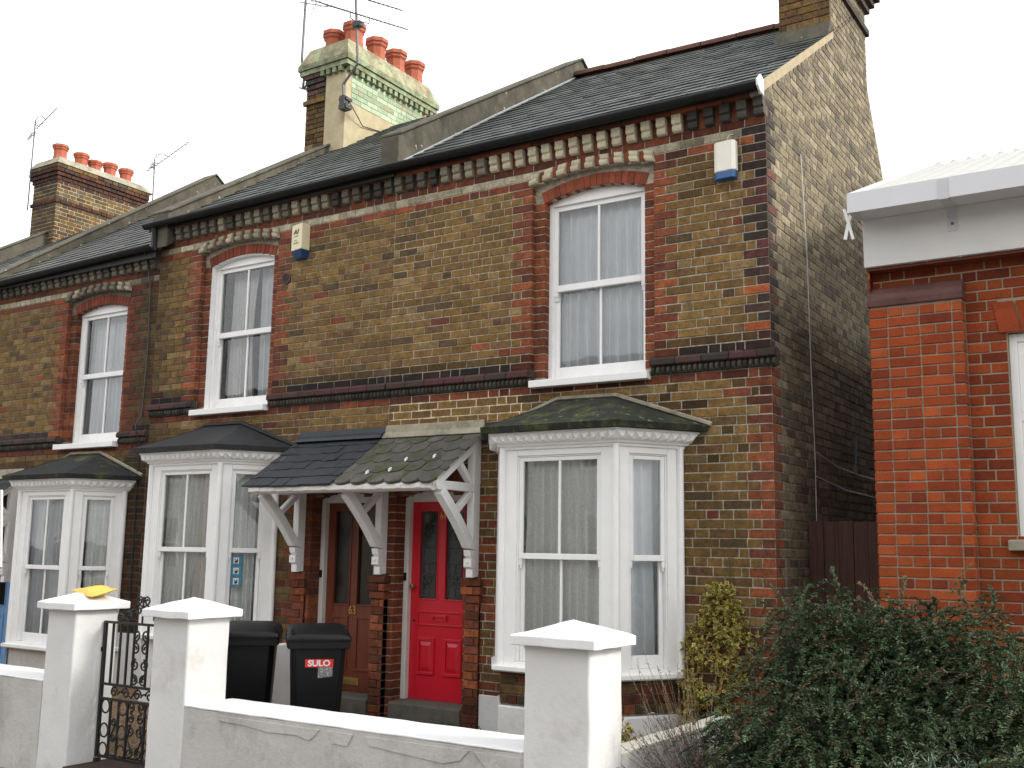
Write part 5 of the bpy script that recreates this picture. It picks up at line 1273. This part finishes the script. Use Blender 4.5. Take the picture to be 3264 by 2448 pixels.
def blob(name, label, c, r, m, seed, group=None):
    mb = MB(); N, Mm = 22, 14; vs = []
    for i in range(Mm+1):
        th = math.pi*i/Mm
        for j in range(N):
            ph = 2*math.pi*j/N; d = Vector((math.sin(th)*math.cos(ph), math.sin(th)*math.sin(ph), math.cos(th)))
            k = 1+.28*noise.noise(d*2.2+Vector((seed, 0, 0)))+.16*noise.noise(d*6+Vector((seed, 5, 0)))
            p = Vector((d.x*r[0]*k, d.y*r[1]*k, d.z*r[2]*k)); p.z = max(p.z, -r[2]*.75); vs.append(Vector(c)+p)
    mb.add(vs, [(i*N+j, i*N+(j+1) % N, (i+1)*N+(j+1) % N, (i+1)*N+j) for i in range(Mm) for j in range(N)])
    return tag(mb.build(name, m, None, smooth=True), label, 'bag', group)
blob('rubbish_bag', 'pale blue plastic bag slumped behind the iron gate', (-4.93, -1.45, .17), (.17, .2, .30), M_bag, 3)
blob('rubbish_bag', 'dark plastic bag on the gravel behind the iron gate', (-4.74, -1.62, .0), (.12, .12, .15), M_bagdark, 9)
mb = MB(); mb.tube([(-1.02, -.53, .05), (-1.02, -.53, .345)], .018, 8); mb.tube([(-1.02, -.53, .17), (-1.02, -.53, .2)], .024, 8); tag(mb.build('waste_pipe', M_white_pl, None, smooth=True), 'short white pipe against the plinth of the right bay', 'pipe')

# ---------------------------------------------------------------- side gate in the alley
FG = thing('board_fence', 'dark brown vertical board gate closing the alley beside the terrace', 'fence', (.35, .8, -.15))
for k, (x0, x1, z1, dy) in enumerate(((.012, .13, 1.885, 0), (.133, .25, 1.88, .008), (.253, .375, 1.882, 0), (.378, .49, 1.875, .006), (.493, .60, 1.875, 0))):
    mb = MB(); mb.box(x0, x1, .8+dy, .822+dy, -.15, z1); mb.build('board', M_fence, FG, bevel=.003)
mb = MB(); mb.box(.602, .765, .84, .86, -.15, 1.72); mb.build('panel', M_fence, FG); mb = MB(); mb.box(.0, .76, .861, .91, 1.5, 1.58); mb.box(.0, .76, .861, .91, .2, .28); mb.build('rail', M_fence, FG)

# ---------------------------------------------------------------- red brick building on the right
RB = thing('red_brick_building', 'orange red brick building with a white gutter and fascia at the right', 'building', (2.5, 0, -.2))
wl = MB(); Fr_ = frameP((0, .11), (1, 0)); Fp = frameP((0, 0), (1, 0)); xL = .765; HB = .0765
wx0, wx1, wz0, wz1 = 1.695, 2.85, 1.745, 3.19
bk = (.34, .27, .19)
bcol = lambda i, x, z: pick(ORANGE) if random.random() > .04 else mul(pick(REDS), 1.2)
for i in range(-4, 51):
    z0 = i*HB; zm = z0+HB/2
    if zm < 3.48: 
        lay(wl, Fp, i, z0, [(xL, 1.425)], bcol, 'english', .012, 0, HB)
    iv = [(1.425 if zm < 3.58 else xL, 3.4)]
    if wz0 < zm < wz1+.23: iv = subtract(iv, wx0-(.0 if zm < wz1 else .05), wx1)
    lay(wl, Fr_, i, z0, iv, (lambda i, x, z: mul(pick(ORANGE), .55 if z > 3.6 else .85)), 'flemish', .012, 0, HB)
Fs = frameP((xL, 0), (0, -1))
for i in range(-4, 50): lay(wl, frameP((xL, 6), (0, -1)), i, i*HB, [(0, 6)], bcol, 'english', .012, 0, HB)
for i in range(-4, 46): lay(wl, frameP((1.425, 0), (0, 1)), i, i*HB, [(0.0, .11)], bcol, 'english', .012, 0, HB) if i*HB < 3.42 else None
backing(wl, Fr_, xL+.01, 3.4, -.3, 3.78, [(wx0, wx1, wz0, wz1+.005)], -.008, -.30)
for f in range(len(wl.f)-200, len(wl.f)): pass
wl.box(xL+.008, 1.418, .009, .1, -.3, 3.47)
for f, fc in enumerate(wl.f):
    if wl.c[f] == (1, 1, 1): wl.c[f] = bk
wl.quad((xL+.008, 6.2, -.3), (xL+.008, .11, -.3), (xL+.008, .11, 3.8), (xL+.008, 6.2, 3.8), col=bk)
wl.quad((xL, 6.2, -.3), (3.4, 6.2, -.3), (3.4, 6.2, 3.8), (xL, 6.2, 3.8), col=bk); wl.quad((3.4, .1, -.3), (3.4, 6.2, -.3), (3.4, 6.2, 3.8), (3.4, .1, 3.8), col=bk)
# flat arch of the window
for k in range(9):
    x = wx0-.05+k*.145; t = -.12+.03*k; zt_ = wz1+.23
    wl.prism([(x+.004+.0*t, wz1+.006), (x+.141, wz1+.006), (x+.141-.04*(4-k)/4, zt_), (x+.004-.04*(4-k)/4, zt_)], .10, .2, 'y', pick(ORANGE))
wl.build('wall', M_red, RB)
cpm = MB(); cpm.prism([(-.015, 3.455), (-.022, 3.50), (-.012, 3.545), (.05, 3.60), (.11, 3.625), (.11, 3.455)], xL-.006, 1.432, 'x'); cpm.build('pilaster_cap', mat_plain('blue_brick_coping', (.13, .055, .045), .7, .4, 7, .3, .4, dirt=(7, .5, (.045, .036, .04), .7, (.6, 1, 2.5))), RB, bevel=.006)
fa = MB(); fa.box(xL-.006, 3.4, -.06, -.02, 3.755, 4.16); fo = fa.build('fascia', M_fascia, RB, bevel=.004)
so = MB(); so.box(xL+.0, 3.4, -.0199, .30, 3.735, 3.7549); so.build('soffit', M_brown, RB)
gu = MB(); gx = .728
gu.add([(gx, -.36, 4.255), (gx, -.36, 4.105), (gx, -.065, 4.125), (gx, -.065, 4.30), (3.4, -.36, 4.255), (3.4, -.36, 4.105), (3.4, -.065, 4.125), (3.4, -.065, 4.30), (gx, -.33, 4.255), (3.4, -.33, 4.255), (gx, -.33, 4.20), (3.4, -.33, 4.20), (gx, -.065, 4.20), (3.4, -.065, 4.20)],
       [(0, 1, 5, 4), (1, 2, 6, 5), (0, 4, 9, 8), (8, 9, 11, 10), (10, 11, 13, 12), (0, 8, 10, 12, 2, 1), (2, 3, 7, 6)])
go = gu.build('gutter', M_pvc, RB)
M_pvcg = mat_plain('grey_white_plastic', (.52, .52, .53), .4, .05, 6, 0)
for xb in (1.40, 2.35):
    bk_ = MB(); w = .034
    bk_.prism([(-.3625, 4.245), (-.366, 4.245), (-.366, 4.098), (-.07, 4.118), (-.066, 4.095), (-.066, 3.945), (-.061, 3.945), (-.061, 4.122), (-.3625, 4.104)], xb-w, xb+w, 'x')
    bo = bk_.build('gutter_bracket', M_pvcg, go)
    sc_ = MB(); sc_.lathe([(.012, 0), (.011, .006), (0, .007)], (0, 0, 0), 10); q = sc_.build('screw', M_steel, bo); q.location = (xb, -.0665, 4.0); q.rotation_euler = (rad(90), 0, 0)
rf = MB(); n = 60; x0, x1 = xL-.03, 3.4; vs = []
rows_ = [(-.32, 4.222), (2.95, 5.54), (3.0, 5.575), (6.2, 4.3)]
for (y, z) in rows_:
    for k in range(n*4+1):
        x = lerp(x0, x1, k/(n*4)); vs.append((x, y, z+.022*math.sin(2*math.pi*x/.146)))
w_ = n*4+1; rf.add(vs, [(i*w_+k, i*w_+k+1, (i+1)*w_+k+1, (i+1)*w_+k) for i in range(3) for k in range(n*4)])
rfo = rf.build('roof', M_sheet, RB, smooth=True)
bb = MB(); bb.prism([(-.30, 4.22), (2.95, 5.50), (6.2, 4.25), (6.2, 4.32), (2.97, 5.60), (-.30, 4.275)], x0-.02, x0-.001, 'x'); bb.build('verge', M_fascia, rfo)
wd = MB(); yw = .17
wd.box(wx0+.001, wx0+.055, yw, yw+.08, wz0, wz1); wd.box(wx1-.055, wx1, yw, yw+.08, wz0, wz1); wd.box(wx0+.0551, wx1-.0551, yw, yw+.08, wz1-.06, wz1); wd.box(wx0+.0551, wx1-.0551, yw, yw+.08, wz0, wz0+.03)
wd.box(wx0+.0551, wx1-.0551, yw+.01, yw+.05, 2.56, 2.62); wd.box(wx0+.0551, wx0+.115, yw+.02, yw+.06, wz0+.03, 2.5599); wd.box(wx0+.0551, wx0+.1, yw+.012, yw+.045, 2.62, wz1-.06)
wo = wd.build('window', M_white, RB, bevel=.004)
pn = MB(); pn.quad((wx0+.05, yw+.04, wz0), (wx1-.05, yw+.04, wz0), (wx1-.05, yw+.04, wz1), (wx0+.05, yw+.04, wz1)); pn.build('pane', M_glass, wo)
sl_ = MB(); sl_.prism([(.03, 1.655), (.03, 1.725), (.25, 1.745), (.25, 1.655)], wx0-.06, wx1, 'x'); sl_.build('sill', M_cement, wo, bevel=.006)
dk = MB(); dk.box(wx0-.1, wx1+.1, .5, .52, 1.4, 3.5); dk.build('blind', mat_plain('dark_purple_blind', (.03, .012, .022), .8, .3, 4, 0), wo)

# ---------------------------------------------------------------- houses across the street, seen mirrored in the panes
def opposite(label, x0, x1, wallc, H_, dark):
    T = thing('opposite_house', label, 'house', ((x0+x1)/2, -15, -.2), 'houses across the street')
    y = -14.6; mb = MB(); mb.box(x0, x1, y-7, y, -.33, H_); mb.build('wall', mat_plain('opposite_wall', wallc, .9, .2, 2, .3), T)
    r = MB(); r.prism([(y+.3, H_-.05), (y-3.5, H_+2.5), (y-7.3, H_-.05)], x0-.0, x1+.0, 'x'); r.build('roof', M_felt, T)
    c = MB(); c.box(x0+.2, x0+1.0, y-4.2, y-2.8, H_+1.2, H_+3.6); ch = c.build('chimney', M_cement, T)
    for k in range(3): c = MB(); c.lathe([(.15, 0), (.12, .3), (.16, .34), (.15, .4)], (x0+.6, y-3.9+k*.45, H_+3.6), 10); c.build('chimney_pot', M_terra, ch)
    w = int((x1-x0)/2.0)
    for k in range(w):
        for zz in (.9, 3.5):
            xc = x0+(k+.5)*(x1-x0)/w; f = MB()
            f.box(xc-.55, xc+.55, y+.001, y+.06, zz, zz+1.6); fo = f.build('window', M_white, T)
            g0 = MB()
            for a, b in ((-.47, -.02), (.02, .47)):
                for c0, c1 in ((.08, .78), (.84, 1.52)): g0.box(xc+a, xc+b, y+.055, y+.064, zz+c0, zz+c1)
            g0.build('pane', M_darkglass, fo)
for k, (a, b, c) in enumerate(((-30, -22.6, (.42, .40, .36)), (-22.5, -15.1, (.22, .13, .07)), (-15, -7.6, (.46, .45, .42)), (-7.5, -.1, (.24, .12, .06)), (0, 7.4, (.40, .38, .33)), (7.5, 14.9, (.22, .12, .07)))):
    opposite(['pale rendered', 'brown brick', 'whitewashed', 'red brown brick', 'cream rendered', 'dark brick'][k]+' house across the street, mirrored in the window panes', a, b, tuple(min(.55, v*1.5+.05) for v in c), 4.7+.3*(k % 2), 0)
# ---------------------------------------------------------------- plants
def leafmesh(name, pos, dirs, ups, L, Wd, cols, mat, parent, fold=.25, shape='oval', smooth=False):
    """many small folded leaves as one mesh: pos, dirs, ups are (n,3); L, Wd (n,)"""
    n = len(pos); d = dirs/np.linalg.norm(dirs, axis=1, keepdims=True); s = np.cross(d, ups); s /= np.linalg.norm(s, axis=1, keepdims=True)+1e-9; u = np.cross(s, d)
    L_ = L[:, None]; w_ = Wd[:, None]
    base = pos; tip = pos+d*L_; mid = pos+d*L_*.5-u*w_*fold
    l = pos+d*L_*.45+s*w_*.5+u*w_*fold*.6; r = pos+d*L_*.45-s*w_*.5+u*w_*fold*.6
    V = np.stack([base, r, tip, l, mid], axis=1).reshape(-1, 3)
    I = np.arange(n)[:, None]*5
    F = np.concatenate([I+[0, 1, 4], I+[1, 2, 4], I+[2, 3, 4], I+[3, 0, 4]], axis=1).reshape(-1, 3)
    me = bpy.data.meshes.new(name); me.vertices.add(len(V)); me.vertices.foreach_set('co', V.astype(np.float32).ravel())
    me.loops.add(F.size); me.loops.foreach_set('vertex_index', F.astype(np.int32).ravel())
    me.polygons.add(len(F)); me.polygons.foreach_set('loop_start', np.arange(len(F), dtype=np.int32)*3); me.polygons.foreach_set('loop_total', np.full(len(F), 3, dtype=np.int32))
    me.update(calc_edges=True); me.validate()
    at = me.color_attributes.new('Col', 'FLOAT_COLOR', 'CORNER'); c4 = np.ones((len(F)*3, 4), dtype=np.float32); c4[:, :3] = np.repeat(cols, 12, axis=0); at.data.foreach_set('color', c4.ravel())
    me.materials.append(mat); o = bpy.data.objects.new(name, me); COL.objects.link(o)
    if parent is not None: o.parent = parent; o.location = -Vector(parent.location)
    return o
RS = np.random.RandomState(5)
def unit(v): return v/(np.linalg.norm(v, axis=-1, keepdims=True)+1e-9)
# dark evergreen with arching sprays
def evergreen():
    T = thing('evergreen_shrub', 'large dark green evergreen shrub with arching sprays at the lower right', 'shrub', (1.0, -1.3, -.15))
    lobes = [((.70, -1.0, .80), (.52, .5, .64)), ((1.32, -.95, .84), (.60, .5, .60)), ((1.0, -1.1, .80), (.5, .5, .5)), ((.95, -1.55, .30), (.95, .75, .68)), ((1.75, -1.2, .48), (.75, .7, .70)), ((.50, -1.55, .20), (.44, .52, .50)), ((1.6, -1.9, .15), (.7, .5, .55)), ((.9, -2.0, .05), (.6, .4, .5))]
    P_, D_, U_, LL, WW, CC = [], [], [], [], [], []; st = MB()
    wts = np.array([r[0]*r[1]+r[0]*r[2] for _, r in lobes]); wts /= wts.sum()
    NS = 5600
    for k in range(NS):
        c, r = lobes[RS.choice(len(lobes), p=wts)]; c = np.array(c); r = np.array(r)
        d = unit(RS.normal(size=3)+np.array([0, -.45, .55])); d = unit(d)
        f = RS.uniform(.30, .97) if RS.rand() < .75 else RS.uniform(.15, .6); p = c+d*r*f
        if p[2] < -.12: continue
        out = unit(d*np.array([1, 1, .35])+RS.normal(size=3)*np.array([.35, .35, .15])+np.array([0, 0, .08])); L = RS.uniform(.13, .27)
        nseg = 17; q = p.copy(); v = out.copy(); pts = [q.copy()]
        tint = RS.uniform(.65, 1.25); hue = RS.uniform(0, 1); brownish = RS.rand() < .06
        for s in range(nseg):
            v = unit(v+np.array([0, 0, -.09])+RS.normal(size=3)*.05); q = q+v*L/nseg; pts.append(q.copy())
            side = unit(np.cross(v, [0, 0, 1])); upv = unit(np.cross(side, v))
            for m in range(3):
                a = RS.uniform(0, 2*math.pi); ld = unit(v*.75+(side*math.cos(a)+upv*abs(math.sin(a))*1.0)*.85+RS.normal(size=3)*.2)
                P_.append(q); D_.append(ld); U_.append(unit(upv+RS.normal(size=3)*.35)); LL.append(RS.uniform(.020, .033)); WW.append(RS.uniform(.008, .0125))
                g0 = np.array([.044, .080, .034])*(1-hue)+np.array([.078, .115, .056])*hue
                if brownish: g0 = np.array([.10, .075, .04])
                if s > nseg*.75: g0 = g0*1.2
                CC.append(g0*tint*RS.uniform(.75, 1.3))
        if k % 2 == 0: st.tube([tuple(x) for x in pts[::5]], .0028, 3, (.07, .04, .022), False)
    leafmesh('foliage', np.array(P_), np.array(D_), np.array(U_), np.array(LL), np.array(WW), np.array(CC), M_leaf, T)
    for k in range(90):
        c, r = lobes[RS.choice(len(lobes), p=wts)]; d = unit(RS.normal(size=3)+np.array([0, -.2, .5])); e = np.array(c)+d*np.array(r)*.75; b = np.array([1.0+RS.uniform(-.35, .35), -1.3+RS.uniform(-.25, .25), -.16]); m = (b+e)/2+np.array([0, 0, .12])
        st.tube([tuple(b), tuple(m), tuple(e)], [.012, .008, .004], 5, (.06, .04, .026), False)
    st.build('branches', M_dryleaf, T)
evergreen()
def bushy(name, label, cat, base, tips, nleaf, leafL, leafW, colf, stemc, spread=.5, stem_r=.0025, extra=None, along=.25):
    T = thing(name, label, cat, base); P_, D_, U_, LL, WW, CC = [], [], [], [], [], []; st = MB()
    for tip in tips:
        tip = np.array(tip); b = np.array(base)+RS.normal(size=3)*np.array([.05, .05, 0]); m = (b+tip)/2+RS.normal(size=3)*.035+np.array([0, 0, .06]); pts = []
        for k in range(9):
            t = k/8; pts.append((1-t)**2*b+2*t*(1-t)*m+t*t*tip)
        st.tube([tuple(p) for p in pts], [stem_r*(1.3-.8*k/8) for k in range(9)], 4, mul(stemc, RS.uniform(.7, 1.3)), False)
        for k in range(nleaf):
            t = RS.uniform(along, 1); p = (1-t)**2*b+2*t*(1-t)*m+t*t*tip; v = unit(2*(1-t)*(m-b)+2*t*(tip-m))
            P_.append(p); D_.append(unit(v*spread+RS.normal(size=3)*.8)); U_.append(unit(RS.normal(size=3)+np.array([0, 0, 1]))); LL.append(RS.uniform(*leafL)); WW.append(RS.uniform(*leafW)); CC.append(np.array(colf()))
    leafmesh('foliage', np.array(P_), np.array(D_), np.array(U_), np.array(LL), np.array(WW), np.array(CC), M_leaf, T); st.build('stems', M_dryleaf, T); return T
# grey lavender, with tall dry flower stalks
tips = [(.12+RS.normal()*.20-.05, -1.85+RS.normal()*.18, RS.uniform(.30, .66)) for _ in range(110)]
bushy('lavender_bush', 'straggly grey lavender with dry stalks at the left of the dark shrub', 'shrub', (.22, -1.75, -.14), tips, 40, (.018, .036), (.003, .006), lambda: mul((.20, .20, .17), RS.uniform(.6, 1.4)) if RS.rand() < .75 else mul((.15, .11, .10), RS.uniform(.6, 1.3)), (.14, .095, .085), .8, .0028, along=.35)
tips = [(-.02+RS.normal()*.15, -1.72+RS.normal()*.2, RS.uniform(.65, 1.0)) for _ in range(38)]
bushy('dry_flower_stalks', 'thin dry brown flower stalks rising in front of the yellow green climber', 'plant', (.08, -1.7, -.10), tips, 9, (.008, .02), (.003, .006), lambda: mul((.22, .15, .085), RS.uniform(.7, 1.3)), (.20, .14, .085), .6, .0016, along=.85)
tips = [(1.62+RS.normal()*.15, -2.35+RS.normal()*.12, RS.uniform(.35, .66)) for _ in range(34)]
bushy('grey_leaf_plant', 'silvery grey leaved shoots at the lower right corner, low in the dark shrub', 'plant', (1.62, -2.3, -.12), tips, 42, (.03, .05), (.004, .007), lambda: mul((.15, .19, .15), RS.uniform(.7, 1.35)), (.10, .10, .07), .5, .0025, along=.45)
# variegated euonymus on the wall: yellow margin with a green heart
def euonymus(name, label, base, n, shape, lsz=(.034, .054), stems=()):
    T = thing(name, label, 'climber' if n > 600 else 'plant', base); P_, D_, U_, LL, WW, CC = [], [], [], [], [], []
    k = 0
    while k < n:
        p, nrm = shape()
        for m in range(RS.randint(4, 8)):
            d = unit(nrm*.55+RS.normal(size=3)*.7+np.array([0, 0, .15])); P_.append(p+RS.normal(size=3)*.010); D_.append(d); U_.append(unit(nrm+RS.normal(size=3)*.45+np.array([0, 0, .6]))); LL.append(RS.uniform(*lsz)); WW.append(LL[-1]*RS.uniform(.52, .68)); k += 1
            CC.append(np.array(mul((.56, .44, .11) if RS.rand() < .75 else (.36, .22, .07), RS.uniform(.65, 1.25))))
    P_, D_, U_, LL, WW, CC = map(np.array, (P_, D_, U_, LL, WW, CC))
    leafmesh('leaf_margins', P_, D_, U_, LL, WW, CC, M_leaf, T, fold=.12)
    up = unit(np.cross(unit(np.cross(D_, U_)), D_))
    leafmesh('leaf_hearts', P_+D_*LL[:, None]*.12+up*.0012, D_, U_, LL*.68, WW*.60, np.stack([np.array(mul((.10, .14, .03), RS.uniform(.6, 1.3))) for _ in range(len(LL))]), M_leaf, T, fold=.12)
    if stems:
        st = MB()
        for q in stems: st.tube(q, .004, 5, (.09, .09, .03))
        st.build('stems', M_dryleaf, T)
    return T
def ivyshape():
    while True:
        z = RS.uniform(.05, 1.36); c = -.42-.16*min(1, max(0, (1.0-z)/.7)) if z > .5 else -.56; hw = .06+.20*min(1, max(0, (1.38-z)/.35)) if z > .55 else .22
        hw *= 1+.35*noise.noise(Vector((z*5, 2, 0)))
        x = c+RS.uniform(-1, 1)*hw
        if noise.noise(Vector((x*7, z*7, 3))) > -.28: break
    y = -.03-RS.uniform(.0, .16)*max(.2, 1-((x-c)/hw)**2)*(1.3 if z < .9 else .8)
    return np.array([x, y, z]), np.array([(x-c)*1.6, -1, .15])
euonymus('variegated_climber', 'yellow and green variegated climber on the brick wall right of the bay', (-.5, -.06, -.05), 3000, ivyshape,
         stems=[[(-.5, -.05, 0), (-.52, -.05, .4), (-.45, -.04, .9), (-.37, -.03, 1.3)], [(-.44, -.05, 0), (-.42, -.05, .6), (-.40, -.03, 1.2)], [(-.38, -.02, 1.2), (-.372, -.015, 1.45), (-.378, -.015, 1.66)], [(-.36, -.02, 1.2), (-.352, -.015, 1.42), (-.35, -.015, 1.58)]])
def lowshape():
    z = RS.uniform(0, .40); r = .15*math.sqrt(max(0, 1-(z/.44)**1.5)); a = RS.uniform(0, 6.28); k = math.sqrt(RS.uniform(.3, 1)); return np.array([-.84+r*k*math.cos(a), -1.0+r*k*math.sin(a), z]), np.array([math.cos(a), math.sin(a), .4])
euonymus('variegated_shrub', 'small yellowish variegated shrub tucked behind the right pier', (-.84, -1.0, -.05), 420, lowshape)
def low2():
    z = RS.uniform(0, .30); a = RS.uniform(0, 6.28); return np.array([-.66+.07*math.cos(a), -.40+.07*math.sin(a), z]), np.array([math.cos(a), math.sin(a), .5])
euonymus('variegated_shrub', 'sparse variegated shoots against the white plinth under the right bay pane', (-.66, -.4, -.05), 110, low2)
def weed(label, c, n, r, h, col):
    tips = [(c[0]+RS.normal()*r, c[1]+RS.normal()*r*.7, c[2]+RS.uniform(.3, 1)*h) for _ in range(n)]
    T = bushy('weed', label, 'weed', c, tips, 12, (.012, .028), (.007, .015), lambda: mul(col, RS.uniform(.6, 1.4)), (.07, .08, .03), .5, .0016, along=.3); T['group'] = 'weeds on the garden path'
weed('clump of green weeds by the red door step', (-2.80, -.35, .02), 30, .07, .10, (.075, .12, .025))
weed('green weed at the corner of the white painted wall base', (-2.50, -.40, .02), 14, .04, .10, (.06, .13, .025))
weed('green weed beside the left foot of the right bay', (-2.30, -.75, .0), 16, .05, .11, (.06, .12, .025))
weed('brown withered weed against the right pier', (-1.55, -1.25, .0), 12, .05, .10, (.20, .13, .06))
weed('green weed in front of the plinth right of the right pier', (-.62, -.75, .0), 14, .05, .16, (.05, .11, .03))
